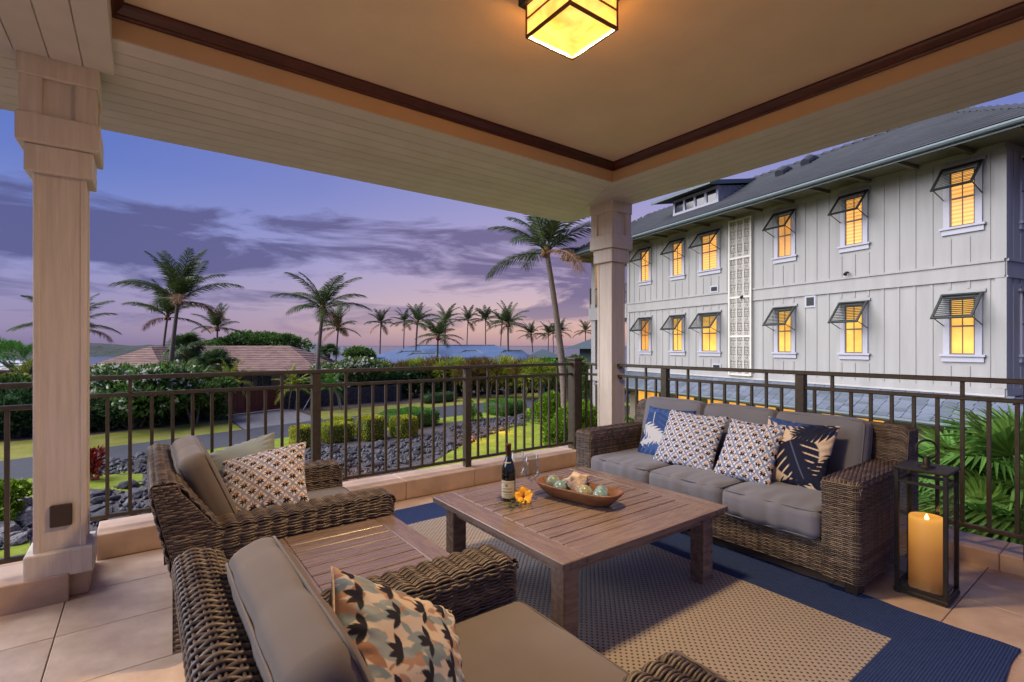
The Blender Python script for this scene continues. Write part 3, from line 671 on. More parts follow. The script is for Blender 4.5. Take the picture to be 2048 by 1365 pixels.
# ---- sofa (world aligned, local origin at its front right foot; x towards the railing, y away)
def make_sofa():
    t = thing('sofa', 'grey cushioned wicker sofa in front of the right railing', 'sofa', (3.37, 1.12, 0))
    SD, SW, AH, A = 1.10, 2.38, .68, .205
    def side(nm, y0, sgn):
        acc = [[], [], 0]
        f, L = path_fn([(SD - .02, 0), (0, 0), (0, A), (.75, A)], .035)
        S = lambda u, v: np.stack([f(u)[..., 0], y0 + sgn * f(u)[..., 1], .085 + (AH - .09) * v], -1)
        weave(acc, S, L, AH - .09, pitch=.0115, stake=.052, bulge=.0055, alt=.0022, w=.0050, t=.0045, seg=4, flip=-sgn)
        g, Lg = path_fn([(-.002, AH - .045), (-.002, AH + .003), (A + .002, AH + .003), (A + .002, AH - .045)], .03)
        S2 = lambda u, v: np.stack([.008 + (SD - .13) * u, y0 + sgn * g(v)[..., 0], g(v)[..., 1] - .02 * np.clip((.04 - u) / .04, 0, 1) ** 2], -1)
        weave(acc, S2, SD - .13, Lg, pitch=.0115, stake=.040, bulge=.003, alt=.0042, w=.0058, seg=3, flip=sgn)
        o = weave_obj('arm', acc, t)
        bx((.03, y0 + sgn * .02, .1), (SD - .05, y0 + sgn * (A - .02), AH - .03)).obj('arm_shade_core', M['wicker_dark'], o)  # dark block put in as shade behind the arm weave
    side('near', 0, 1); side('far', SW, -1)
    acc = [[], [], 0]
    S = lambda u, v: np.stack([.028 + 0 * u, A - .03 + (SW - 2 * A + .06) * u, .085 + .205 * v], -1)
    weave(acc, S, SW - 2 * A, .205, pitch=.0115, stake=.052, bulge=.0055, alt=.0022, w=.0050, t=.0045, seg=4, flip=-1)
    o = weave_obj('front_apron', acc, t)
    bx((.05, A - .02, .1), (.9, SW - A + .02, .275)).obj('seat_shade_core', M['wicker_dark'], o)  # dark block put in as shade behind the apron weave
    # back: outer sheet wraps over the top, ends rounded
    acc = [[], [], 0]
    BH = .925
    prof = [(.80, .30), (.905, BH - .03), (.935, BH), (1.05, BH), (SD, BH - .05), (SD - .01, .09)]
    f, L = path_fn(prof, [0, .03, .03, .04, .04, 0])
    def S(u, v):   # u along y, v along the profile; upper corners rounded
        p = f(v); y = .01 + (SW - .02) * u; dz = np.maximum(0, .075 - np.minimum(y, SW - y)); drop = .075 - np.sqrt(np.maximum(0, .075 ** 2 - dz ** 2))
        return np.stack([p[..., 0], y, p[..., 1] - drop * np.clip((p[..., 1] - .6) / .3, 0, 1)], -1)
    weave(acc, S, SW, L, pitch=.0108, stake=.055, bulge=.004, alt=.0035, w=.0057, t=.0045, seg=3, flip=-1)
    for y0, fl in ((.006, 1), (SW - .006, -1)):
        S = lambda u, v, y0=y0: np.stack([(.80 + .11 * v) * (1 - u) + (SD - .005) * u, y0 + 0 * u, .30 + (BH - .32) * v - .02 * (1 - u) * 0], -1)
        weave(acc, S, .24, BH - .32, pitch=.0108, stake=.05, bulge=.0035, alt=.0035, w=.0057, t=.0045, seg=3, flip=fl)
    weave_obj('backrest', acc, t)
    core = MB(); V = []
    for y in (.03, SW - .03):
        for x, z in ((.83, .30), (.93, BH - .03), (1.06, BH - .03), (SD - .02, .1), (.83, .1)): V.append((x, y, z))
    core.add(np.array(V), [(0, 1, 2, 3, 4), (9, 8, 7, 6, 5)] + [(i, 5 + i, 5 + (i + 1) % 5, (i + 1) % 5) for i in range(5)]).obj('back_shade_core', M['wicker_dark'], t)  # added dark body, shade seen through the back weave
    cw = (SW - 2 * A - .012) / 3
    for i in range(3):
        yc = A + .006 + cw * (i + .5)
        cushion('seat_cushion', t, (.86, cw - .006, .185), (.41, yc, .378), (0, 0, 0), M['greycush'], r=.045, crown=.02, wr=.0055, seed=20 + i, n=56)
        cushion('back_cushion', t, (.54, cw - .004, .155), (.80 + .012 * (i == 1), yc, .70 + .006 * (i - 1)), (0, R(-76), 0), M['greycush'], r=.055, crown=.022, wr=.001, seed=30 + i, n=24)
    for x in (.10, 1.0):
        for y in (.06, SW - .06): bx((x - .05, y - .035, 0), (x + .05, y + .035, .085), .004).obj('foot', M['darkwood'], t)
    return t
make_sofa()
# ================================================================== RUG, TABLES AND WHAT STANDS ON THEM
rug = thing('rug', 'large braided tan rug with wide navy border under the furniture', 'rug', (.75, .47, .001))
RX1, RY1, BW = 2.71, 3.77, .405
def rug_sheet(x0, x1, y0, y1, nx, ny, wavy=False):
    u, v = np.meshgrid(np.linspace(x0, x1, nx), np.linspace(y0, y1, ny), indexing='ij'); z = .010 + .0015 * np.sin(u * 9) * np.sin(v * 7)
    e = .006 * np.sin(v * 11 + .5) + .004 * np.sin(v * 23); u2 = np.where(np.isclose(u, RX1), u + e, u); v2 = np.where(np.isclose(v, 0), v + .005 * np.sin(u * 13), v)
    P = np.stack([u2, v2, z], -1); mb = MB().grid(P)
    lo = P.copy(); lo[..., 2] = 0
    for a in (0, -1):
        mb.grid(np.stack([P[a], lo[a]])); mb.grid(np.stack([P[:, a], lo[:, a]]))
    return mb
rug_sheet(BW, RX1 - BW, BW, RY1 - BW, 30, 40).obj('field', M['rugtan'], rug)
for a in ((0, RX1, 0, BW, 60, 8), (0, RX1, RY1 - BW, RY1, 60, 8), (0, BW, BW, RY1 - BW, 8, 60), (RX1 - BW, RX1, BW, RY1 - BW, 8, 60)):
    rug_sheet(*a).obj('border', M['rugblue'], rug)
def slat_table(name, label, x0, x1, y0, y1, zt, th, wb, yb0, yb1, ns, leg, ap):
    t = thing(name, label, 'table', ((x0 + x1) / 2, (y0 + y1) / 2, 0)); X, Y = (x1 - x0) / 2, (y1 - y0) / 2
    for s in (-1, 1):
        bx((s * X, -Y, zt - th), (s * (X - wb), Y, zt), .004).obj('end_board', M['table_y'], t)
        for q in (-1, 1):
            bx((s * (X - .065), q * (Y - .065), 0), (s * (X - .065 - leg), q * (Y - .065 - leg), zt - th - .001), .006).obj('leg', M['table'], t)
        bx((s * (X - .085), -Y + .065 + leg + .001, zt - th - ap), (s * (X - .11), Y - .066 - leg, zt - th - .002)).obj('apron', M['table'], t)
    for s, wv in ((-1, yb0), (1, yb1)):
        bx((-X + wb + .0015, s * Y, zt - th + .0005), (X - wb - .0015, s * (Y - wv), zt - .0006), .003).obj('side_board', M['table'], t)
        bx((-X + .066 + leg, s * (Y - .085), zt - th - ap), (X - .066 - leg, s * (Y - .11), zt - th - .002)).obj('apron', M['table'], t)
    a, b = -Y + yb0, Y - yb1; w = (b - a) / ns
    for i in range(ns): bx((-X + wb + .0015, a + i * w + .0042, zt - .024), (X - wb - .0015, a + (i + 1) * w - .0042, zt - .0008), .003).obj('slat', M['table'], t)
    bx((-X + wb - .01, -Y + .08, zt - .0285), (X - wb + .01, Y - .08, zt - .0265)).obj('light_stop_panel', M['wicker_dark'], t)  # added panel: stops lamp light through the slats, keeps their gaps dark
    bx((-X + wb + .01, -.03, zt - .05), (X - wb - .01, .03, zt - .0288)).obj('slat_support', M['legwood'], t)
    return t
TZ = .49
slat_table('coffee_table', 'square slatted coffee table on the rug, holding bottle and bowl', 1.56, 2.965, 1.70, 2.99, TZ, .036, .155, .17, .17, 9, .10, .07)
slat_table('side_table', 'low slatted table squeezed between the two armchairs', .48, 1.19, 1.915, 2.785, .50, .034, .11, .13, .13, 6, .07, .06)

# ---- throw pillows with printed fronts (colours are flat print, kept in a colour attribute)
def smooth(a, b, x): t = np.clip((x - a) / (b - a), 0, 1); return t * t * (3 - 2 * t)
def mixc(A, B, f): return A * (1 - f[..., None]) + np.array(B) * f[..., None]
def pr_trellis(u, v, cells, band, tan, navy, cream):
    c = np.ones(u.shape + (3,)) * np.array(cream)
    p, q = (u + v * .86) * cells / 2, (u - v * .86) * cells / 2
    p = p + .03 * np.sin(v * 40); q = q + .03 * np.sin(u * 37)
    fp, fq = p - np.floor(p), q - np.floor(q); d = np.minimum(np.minimum(fp, 1 - fp), np.minimum(fq, 1 - fq))
    c = mixc(c, band, smooth(.135, .085, d + .02 * np.sin(u * 60 + v * 50)))
    a, b = (fp + fq - 1), (fp - fq)                  # a across, b up, both about -1..1
    for ang, col_, ln in ((90, tan, .66), (55, tan, .60), (125, tan, .60), (14, navy, .54), (166, navy, .54), (-26, navy, .60), (206, navy, .60), (-62, navy, .56), (242, navy, .56)):
        ca, sa = cos(R(ang)), sin(R(ang)); x = a * ca + b * sa; y = -a * sa + b * ca
        s = x / ln; w = .088 * np.sin(np.clip(s, 0, 1) * pi) ** .7
        c = mixc(c, col_, smooth(.025, -.01, np.abs(y) - w) * (s > .08) * (s < 1))
    return c
def leafs(c, u, v, lst):
    for kind, x0, y0, ang, ln, colr, line in lst:
        ca, sa = cos(R(ang)), sin(R(ang)); x = ((u - x0) * ca + (v - y0) * sa) / ln; y = (-(u - x0) * sa + (v - y0) * ca) / ln
        ay = np.abs(y)
        if kind == 'm':     # split leaf
            w = .52 * np.sin(np.clip(x, 0, 1) ** .7 * pi) ** .6; ins = smooth(.02, -.02, ay - w) * (x > 0) * (x < 1)
            slit = smooth(.7, .85, np.sin(x * 34 - ay * 24)) * smooth(.16, .24, ay); ins = ins * (1 - slit)
        elif kind == 'p':   # feathered frond
            w = .42 * np.sin(np.clip(x, 0, 1) ** .8 * pi) ** .5; ins = smooth(.02, -.02, ay - w) * (x > 0) * (x < 1) * np.maximum(smooth(-.35, .0, np.sin(x * 115 - ay * 85)), smooth(.03, .015, ay))
        else:               # plain oval leaf
            w = (.10 if kind == 'n' else .2) * np.sin(np.clip(x, 0, 1) * pi); ins = smooth(.02, -.02, ay - w) * (x > 0) * (x < 1)
        c = mixc(c, colr, ins)
        if line is not None: c = mixc(c, line, ins * np.maximum(smooth(.02, .008, ay), (.8 if kind == 'p' else .0) * smooth(.86, .97, np.sin(x * 22 - ay * 16))))
    return c
def fr_ovals(x0, y0, ang, ln, n, colr, w=.5, spread=48):
    out = []; ca, sa = cos(R(ang)), sin(R(ang))
    for k in range(n):
        t = (k + .6) / n; l = ln * w * math.sin(pi * min(1, t * .75 + .22)) ** .6
        for sg in (-1, 1): out.append(('n', x0 + ca * ln * t, y0 + sa * ln * t, ang + sg * spread * (1 - .5 * t), l, colr, None))
    return out + [('n', x0, y0, ang, ln * 1.1, colr, None)]
def pr_leaf_navy(u, v):
    c = np.ones(u.shape + (3,)) * np.array((.60, .50, .40)); nv = (.012, .016, .042); bl = (.035, .075, .24)
    l = fr_ovals(-1.05, .95, -6, 1.1, 5, bl, .42) + fr_ovals(-.2, 1.0, -12, 1.2, 6, bl, .34) + fr_ovals(-1.0, .5, -30, .8, 5, nv, .5)
    l += fr_ovals(1.05, .95, 205, 1.15, 8, nv, .5) + fr_ovals(1.1, .2, 250, .7, 5, nv, .4) + [('m', -.1, .30, -62, 1.25, nv, (.09, .11, .19)), ('m', -.85, .10, -100, .9, nv, (.09, .11, .19)), ('m', 1.1, -.2, -115, .8, nv, None)] + fr_ovals(-.3, -1.05, 15, .8, 5, nv, .4) + fr_ovals(.3, -1.0, 40, .6, 5, nv, .4)
    return leafs(c, u, v, l)
def pr_leaf_blue(u, v):
    c = np.ones(u.shape + (3,)) * np.array((.020, .045, .15)); wh = (.50, .54, .62); bl = (.05, .11, .32)
    l = fr_ovals(-1.1, .9, -20, 1.7, 8, bl, .42) + fr_ovals(.95, .95, 225, 1.3, 7, bl, .4) + [('m', -.55, .75, -80, 1.2, (.03, .07, .23), wh)] + fr_ovals(-1.0, -.55, 10, 1.1, 5, wh, .36) + fr_ovals(-.9, -1.05, 20, 1.5, 9, bl, .4) + fr_ovals(-1.0, .2, -25, 1.6, 10, wh, .3) + fr_ovals(.95, -.2, 170, .8, 5, bl, .4)
    return leafs(c, u, v, l)
def pr_multi(u, v):
    c = np.ones(u.shape + (3,)) * np.array((.60, .52, .46)); rg = np.random.default_rng(4); pal = [(.42, .26, .19), (.20, .26, .30), (.30, .35, .38), (.62, .50, .40), (.34, .19, .13), (.24, .30, .34)]
    lst = [('o', *rg.uniform(-1.1, 1.0, 2), rg.uniform(50, 130), rg.uniform(.2, .38), pal[i % 6], None) for i in range(260)]
    for i in range(6):
        for j in range(5):
            x, y = -1 + i * .40 + (j % 2) * .20, -1 + j * .44
            for a in (30, 75, 110, 160): lst.append(('o', x, y, a + rg.uniform(-14, 14), .21, (.022, .022, .035), None))
    return leafs(c, u, v, lst)
def pillow(label, ctr, Rv, Uv, size, th, fn=None, m=None, n=200, group=None, seed=0, pip=None):
    Rv, Uv = np.array(Rv, float), np.array(Uv, float); Rv /= np.linalg.norm(Rv); Uv -= Rv * (Uv @ Rv); Uv /= np.linalg.norm(Uv); Nv = np.cross(Rv, Uv)
    w, h = size; rg = np.random.default_rng(seed); t = thing('pillow', label, 'cushion', ctr, group=group)
    g = np.sin(np.linspace(-1, 1, n) * pi / 2) * .35 + np.linspace(-1, 1, n) * .65; U, V = np.meshgrid(g, g, indexing='ij')
    def shape(sg, U, V):
        x = w / 2 * U * (1 - .085 * (1 - V ** 2) * np.abs(U) ** 2); y = h / 2 * V * (1 - .085 * (1 - U ** 2) * np.abs(V) ** 2)
        z = th / 2 * (np.maximum(0, 1 - U ** 2) * np.maximum(0, 1 - V ** 2)) ** .42
        ph = rg.uniform(0, 6, 4); z = z * (1 + .05 * np.sin(3 * U + ph[0]) * np.sin(2.5 * V + ph[1])) + .004 * np.sin(9 * U + 5 * V + ph[2]) * (1 - U ** 2) * (1 - V ** 2)
        cr = np.maximum(np.abs(U), np.abs(V)); z = z + .004 * np.sin(np.arctan2(V, U) * 26 + ph[3]) * smooth(.55, .9, cr) * smooth(1, .93, cr)
        return x, y, sg * z
    for nm, sg in (('front', 1), ('back', -1)):
        if sg < 0: g = np.linspace(-1, 1, 40); U, V = np.meshgrid(g, g, indexing='ij')
        x, y, z = shape(sg, U, V); P = x[..., None] * Rv + y[..., None] * Uv + z[..., None] * Nv
        if sg < 0: P = P[::-1]
        mb = MB().grid(P); mm = m if m else M['print']
        o = mb.obj(nm, mm, t, True)
        if fn is not None:
            uu = U if sg > 0 else U[::-1]; cl_ = fn(uu, V).reshape(-1, 3); a = o.data.color_attributes.new('print', 'FLOAT_COLOR', 'POINT')
            a.data.foreach_set('color', np.c_[cl_, np.ones(len(cl_))].astype(np.float32).ravel())
    if pip:
        e = np.linspace(-1, 1, 30)[:-1]; E = np.vstack([np.c_[e, -np.ones(29)], np.c_[np.ones(29), e], np.c_[-e, np.ones(29)], np.c_[-np.ones(29), -e]])
        x = w / 2 * E[:, 0] * (1 - .085 * (1 - E[:, 1] ** 2)); y = h / 2 * E[:, 1] * (1 - .085 * (1 - E[:, 0] ** 2))
        MB().loop(x[:, None] * Rv + y[:, None] * Uv, .0045, 5).obj('piping', pip, t, True)
    return t
cam3 = lambda a: RGT * a[0] + UP * a[1] + FWD * a[2]
def pil_corners(label, BL, BR, TL, TR, **k):
    BL, BR, TL, TR = map(np.array, (BL, BR, TL, TR)); r = (BR - BL + TR - TL) / 2; u = (TL - BL + TR - BR) / 2
    return pillow(label, (BL + BR + TL + TR) / 4, r, u, (np.linalg.norm(r) * 1.06, np.linalg.norm(u) * 1.06), **k)
SP = 'printed cushions on the sofa'
blue = dict(band=(.20, .26, .46), tan=(.48, .32, .22), navy=(.010, .014, .05), cream=(.70, .73, .82))
pil_corners('blue and white tropical leaf cushion at the far end of the sofa', (3.80, 3.06, .475), (3.80, 2.56, .475), (4.00, 3.13, .89), (4.00, 2.66, .90), th=.15, fn=pr_leaf_blue, group=SP, seed=1)
pil_corners('blue trellis print cushion overlapping the blue leaf cushion', (3.66, 2.77, .478), (3.70, 2.25, .472), (3.93, 2.84, .90), (3.95, 2.30, .885), th=.16, fn=lambda u, v: pr_trellis(u, v, 6, **blue), group=SP, seed=2)
pil_corners('blue trellis print cushion leaning against the navy leaf cushion', (3.66, 2.20, .472), (3.66, 1.78, .478), (3.93, 2.24, .885), (3.93, 1.80, .88), th=.16, fn=lambda u, v: pr_trellis(u, v, 5.2, **blue), group=SP, seed=3)
pil_corners('navy and sand tropical leaf cushion nearest the lantern', (3.80, 1.90, .475), (3.80, 1.47, .485), (4.00, 2.00, .935), (4.00, 1.47, .90), th=.15, fn=pr_leaf_navy, group=SP, seed=4)
pillow('cream trellis cushion with tan and navy leaves on the farther armchair', atd(529, 966, 2.93), cam3((.43, .09, .13)), cam3((-.163, .285, .34)), (.49, .49), .17,
       fn=lambda u, v: pr_trellis(u, v, 5.6, band=(.27, .27, .36), tan=(.36, .20, .11), navy=(.014, .015, .03), cream=(.68, .63, .62)), seed=6, n=200)
pillow('plain sage grey cushion behind the trellis cushion on the armchair', atd(487, 930, 3.15), cam3((.40, .13, .16)), cam3((-.15, .26, .34)), (.42, .40), .14, m=M['sage'], seed=7, n=50)
pb = RGT * -.285 + UP * -.835 + FWD * 1.26 + np.array([0, 0, H])
pillow('multicoloured leaf print cushion with cream piping on the nearest armchair', pb, -cam3((.10, -.24, -.36)), -cam3((.28, -.25, .22)), (.45, .45), .19, fn=pr_multi, seed=8, n=170, pip=M['shell'])

# ---- bottle, glasses, flower, bowl
bt = thing('wine_bottle', 'dark wine bottle with cream labels on the coffee table', 'bottle', (1.926, 2.627, TZ))
MB().lathe([(0, .002), (.040, .0), (.0455, .006), (.046, .175), (.044, .205), (.034, .240), (.021, .275), (.0165, .295)], 28).obj('glass_body', M['winebottle'], bt, True)
MB().lathe([(.0163, .290), (.0172, .291), (.0165, .352), (.0185, .353), (.0185, .366), (.016, .369), (0, .369)], 24).obj('capsule', M['capsule'], bt, True)
def wrap(name, r, z0, z1, a0, a1, m, parent, rt=None):
    a = np.linspace(R(a0), R(a1), 16); zz = np.linspace(z0, z1, 4); rr = np.linspace(r, rt or r, 4)
    P = np.stack([np.stack([rr[i] * np.cos(a), rr[i] * np.sin(a), np.full_like(a, zz[i])], -1) for i in range(4)]); return MB().grid(P).obj(name, m, parent, True)
lab = wrap('label', .0466, .022, .135, 155, 290, M['paper'], bt)
for z0, z1, a0, a1 in ((.121, .123, 162, 283), (.027, .029, 162, 283), (.098, .113, 206, 226), (.082, .086, 185, 262), (.060, .067, 178, 266), (.046, .049, 188, 256), (.037, .039, 195, 250)): wrap('printed_line', .0469, z0, z1, a0, a1, M['ink'], lab)
wrap('neck_label', .0405, .212, .252, 170, 262, M['paper'], bt, .0300)
def wineglass(label, p):
    t = thing('wine_glass', label, 'glass', p, group='stemmed wine glasses')
    MB().lathe([(0, .003), (.034, .0005), (.036, .002), (.012, .008), (.0042, .016), (.0038, .10), (.006, .112)], 28).obj('stem', M['crystal'], t, True)
    MB().lathe([(.006, .112), (.03, .128), (.052, .160), (.0575, .175), (.050, .22), (.0425, .286), (.0418, .286), (.049, .22), (.0565, .175), (.051, .161), (.029, .130), (0, .116)], 32).obj('cup', M['crystal'], t, True)
wineglass('empty wine glass in front, beside the yellow flower', (2.066, 2.560, TZ)); wineglass('empty wine glass half hidden behind the wine bottle', (2.055, 2.70, TZ))
fw = thing('hibiscus', 'yellow hibiscus bloom with red throat at the foot of the bottle', 'flower', (1.975, 2.535, TZ + .035)); tow = -FWD * .8 + UP * .5 + RGT * .1; tow /= np.linalg.norm(tow); e1 = np.cross(UP, tow); e1 /= np.linalg.norm(e1); e2 = np.cross(tow, e1)
for k in range(5):
    a = 2 * pi * k / 5 + .35; s, q = np.meshgrid(np.linspace(0, 1, 7), np.linspace(-1, 1, 7), indexing='ij'); wd_ = .035 * np.sin(np.clip(s * .85 + .08, 0, 1) * pi) ** .6
    dr = e1 * cos(a) + e2 * sin(a); sd_ = -e1 * sin(a) + e2 * cos(a)
    P = (s * .058)[..., None] * dr + (q * wd_ + 0)[..., None] * sd_ + (.022 * np.sin(s * 1.9) + .006 * np.sin(q * 6 + k) * s + .008 * k % .004)[..., None] * tow
    MB().grid(P).obj('petal', M['hibiscus'], fw, True)
MB().tube([tow * .001, tow * .012], [.013, .009], 10).obj('throat', M['throat'], fw, True); MB().tube([tow * .01, tow * .035 + e2 * .003, tow * .055 + e2 * .008], [.003, .003, .004], 6).obj('stamen', M['throat'], fw, True)
sp = thing('leaf_sprig', 'flat sprig of small green leaves under the bottle and flower', 'leaves', (1.89, 2.52, TZ)); mb = MB(); rg = np.random.default_rng(2)
for k in range(150):
    p = np.array([rg.normal(0, .055) , rg.normal(0, .048), .004 + rg.uniform(0, .016)]); a = rg.uniform(0, 6.28); d = np.array([cos(a), sin(a), rg.uniform(-.1, .4)]) * rg.uniform(.016, .03); s = np.array([-sin(a), cos(a), rg.uniform(-.3, .3)]) * .006
    mb.add([p, p + d * .5 + s, p + d, p + d * .5 - s], [(0, 1, 2, 3)])
o = mb.obj('leaves', leafmat('sprig_leaf', (.10, .13, .05), .7), sp); o['kind'] = 'stuff'
bo = thing('wooden_bowl', 'long carved wooden bowl of glass floats on the coffee table', 'bowl', (2.287, 2.352, TZ)); bo.rotation_euler = (0, 0, math.atan2(-.6, .15))
th = np.linspace(0, 2 * pi, 49)[:-1]; rows = []
for a, b, z in ((.0, .0, 0), (.19, .055, 0), (.235, .075, .012), (.285, .108, .055), (.312, .126, .086), (.309, .124, .092), (.296, .112, .092), (.27, .094, .055), (.215, .06, .022), (0, 0, .018)):
    rows.append(np.stack([a * np.sign(np.cos(th)) * np.abs(np.cos(th)) ** .62, b * np.sign(np.sin(th)) * np.abs(np.sin(th)) ** .62, np.full_like(th, z) + .006 * np.cos(th) ** 2 * (z > .05)], -1))
P = np.stack(rows); P = np.concatenate([P, P[:, :1]], 1); MB().grid(P[:, ::-1]).obj('bowl_body', M['bowl'], bo, True)
for lb, p, r, mi in (('large pale green glass float at the far end of the bowl', (2.258, 2.565), .047, 0), ('aqua glass float beside the conch shell in the bowl', (2.222, 2.455), .043, 1), ('dark teal glass float half hidden behind the conch shell', (2.325, 2.505), .038, 3),
                 ('olive green glass float in front of the conch shell', (2.262, 2.265), .046, 2), ('small grey green glass float by the near rim of the bowl', (2.362, 2.215), .042, 3), ('pale aqua glass float nearest the right end of the bowl', (2.298, 2.165), .044, 1)):
    t = thing('glass_float', lb, 'ornament', (p[0], p[1], TZ + .027 + r), group='glass floats in the wooden bowl'); a = np.linspace(0, pi, 14); MB().lathe(np.c_[r * 1.08 * np.sin(a), -r * 1.08 * np.cos(a)], 22).obj('float_ball', M['seaglass'][mi], t, True)
sh = thing('conch_shell', 'spiky pale conch shell lying among the glass floats', 'shell', (2.31, 2.375, TZ + .095)); s = np.linspace(0, 1, 26); th = np.linspace(0, 2 * pi, 41); S_, T_ = np.meshgrid(s, th, indexing='ij')
prof = .078 * np.interp(S_, [0, .08, .2, .34, .5, .75, 1], [.05, .28, .62, 1.0, .86, .48, .1]); spk = 1 + .42 * np.maximum(0, np.cos(9 * T_ + 3 * S_)) ** 3 * np.exp(-((S_ - .34) / .07) ** 2) + .025 * np.sin(S_ * 60 + T_ * 2) + .05 * np.sin(T_ * 3 + S_ * 9)
ax = np.array([.25, .65, .72]); ax /= np.linalg.norm(ax); b1 = np.cross(ax, (0, 0, 1)); b1 /= np.linalg.norm(b1); b2 = np.cross(ax, b1)
P = (S_ * .19 - .095)[..., None] * -ax + (prof * spk)[..., None] * (np.cos(T_)[..., None] * b1 + np.sin(T_)[..., None] * b2 * .8); MB().grid(P).obj('shell_body', M['shell'], sh, True)

# ---- floor lantern with candle
la = thing('lantern', 'tall black iron lantern with glass sides beside the sofa', 'lantern', (3.813, .917, 0)); a = .126; mb = MB(); b = .022
for s in (-1, 1):
    for q in (-1, 1): mb.box((s * a, q * a, .03), (s * (a - b), q * (a - b), .752), .002)
    for z0, z1 in ((.0305, .052), (.672, .690)):
        mb.box((-a + b, s * a, z0), (a - b, s * (a - b * .8), z1)); mb.box((s * a, -a + b, z0), (s * (a - b * .8), a - b, z1))
mb.obj('frame', M['iron'], la); bx((-a - .004, -a - .004, .008), (a + .004, a + .004, .030), .003).obj('base_plate', M['iron'], la); bx((-a - .008, -a - .008, .7522), (a + .008, a + .008, .768), .004).obj('lid', M['iron'], la)
for s in (-1, 1):
    for q in (-1, 1): bx((s * (a - .002), q * (a - .002), 0), (s * (a - .03), q * (a - .03), .0078)).obj('foot', M['iron'], la)
    bx((-a + b, s * (a - .010), .0525), (a - b, s * (a - .013), .6715)).obj('glass_pane', M['pane'], la); bx((s * (a - .010), -a + b, .0525), (s * (a - .013), a - b, .6715)).obj('glass_pane', M['pane'], la)
MB().lathe([(.042, .768), (.042, .776), (.018, .778), (.018, .822), (.010, .83), (0, .83)], 18).obj('finial', M['iron'], la, True)
an = np.linspace(0, 2 * pi, 33)[:-1]; rd = np.array([.62, -.78, 0]); ri = MB().loop(np.array([0, 0, .872]) + .055 * (np.cos(an)[:, None] * rd + np.sin(an)[:, None] * UP), .0065, 8).obj('ring', M['iron'], la, True)
cd = thing('candle', 'thick lit wax candle glowing inside the iron lantern', 'candle', (3.808, .915, .031)); MB().lathe([(0, 0), (.084, 0), (.087, .004), (.087, .428), (.083, .437), (.074, .436), (.066, .424), (.03, .414), (0, .412)], 40).obj('wax', M['candle'], cd, True)
MB().lathe([(0, .414), (.010, .419), (.012, .428), (.006, .442), (0, .454)], 12).obj('flame', M['flame'], cd, True)
# ================================================================== NEIGHBOURING HOUSE
P0 = np.array([15.75, 2.37, 0.0]); AV = np.array([.19, .982, 0]); AV /= np.linalg.norm(AV); NV = np.array([-AV[1], AV[0], 0])
# local frame of the house: x = s along the wall (away), y = out of the wall towards the lanai, z = up
HROT = math.atan2(AV[1], AV[0])
house = thing('house', 'white board and batten neighbouring house with lit windows and slate roofs', 'house', P0, HROT)
def hp(name, mb, m, parent=None, smooth=False): return mb.obj(name, m, parent or house, smooth)
SE = 13.36; ZB, ZT = .34, 6.24; DEEP = 4.4
hp('wall', bx((0, -DEEP, ZB), (SE, 0, ZT)), M['siding'])
hp('wall', bx((.25, -DEEP + .3, G), (SE - .1, -.05, ZB - .01)), M['tanwall'])
tr = .016
# band between the storeys, foot board and corner boards
for nm, z0, z1, o in (('belt_board', 3.11, 3.43, .028), ('belt_moulding', 3.432, 3.49, .06), ('belt_moulding', 3.06, 3.108, .045), ('frieze_board', 6.02, 6.238, .026), ('skirting_board', ZB + .002, .52, .03)):
    hp(nm, MB().box((.0, .0005, z0), (SE - .002, o, z1)), M['siding']); hp(nm, MB().box((-o, -DEEP + .05, z0 + .001), (-.0005, -.001, z1 - .001)), M['siding'])
for z0, z1 in ((.521, 3.059), (3.491, 6.019)):
    hp('corner_board', bx((-.033, -.17, z0), (.17, .033, z1), .003), M['siding']); hp('corner_board', bx((SE - .16, .0006, z0), (SE + .02, .033, z1), .003), M['siding'])
wins = [(.53, 1.02), (3.02, 3.50), (5.16, 5.63), (8.12, 8.85), (9.89, 10.40), (11.86, 12.38)]
ROW = ((1.31, 2.64, .521, 3.059), (4.42, 5.74, 3.491, 6.019))
bat = {}
def batten(s, z0, z1, side=False):
    k = (round(z1 - z0, 2), side)
    if k not in bat: bat[k] = (bx((-.031, .0004, 0), (.031, tr, z1 - z0)) if not side else bx((-tr, -.031, 0), (-.0004, .031, z1 - z0))).mesh('batten', M['siding'])
    link('batten', bat[k], house, (s, 0, z0) if not side else (0, s, z0))
for s in [.29 + .371 * i for i in range(36)]:
    if s > SE - .2 or 6.5 < s < 7.65: continue
    for wz0, wz1, z0, z1 in ROW:
        hit = [1 for a, b in wins if a - .20 < s < b + .20]
        if hit: batten(s, z0, wz0 - .30); batten(s, wz1 + .24, z1)
        else: batten(s, z0, z1)
for s in [-.40 - .36 * i for i in range(14)]:
    for wz0, wz1, z0, z1 in ROW:
        if -1.75 < s < -.6: batten(s, z0, wz0 - .30, True); batten(s, wz1 + .24, z1, True)
        else: batten(s, z0, z1, True)
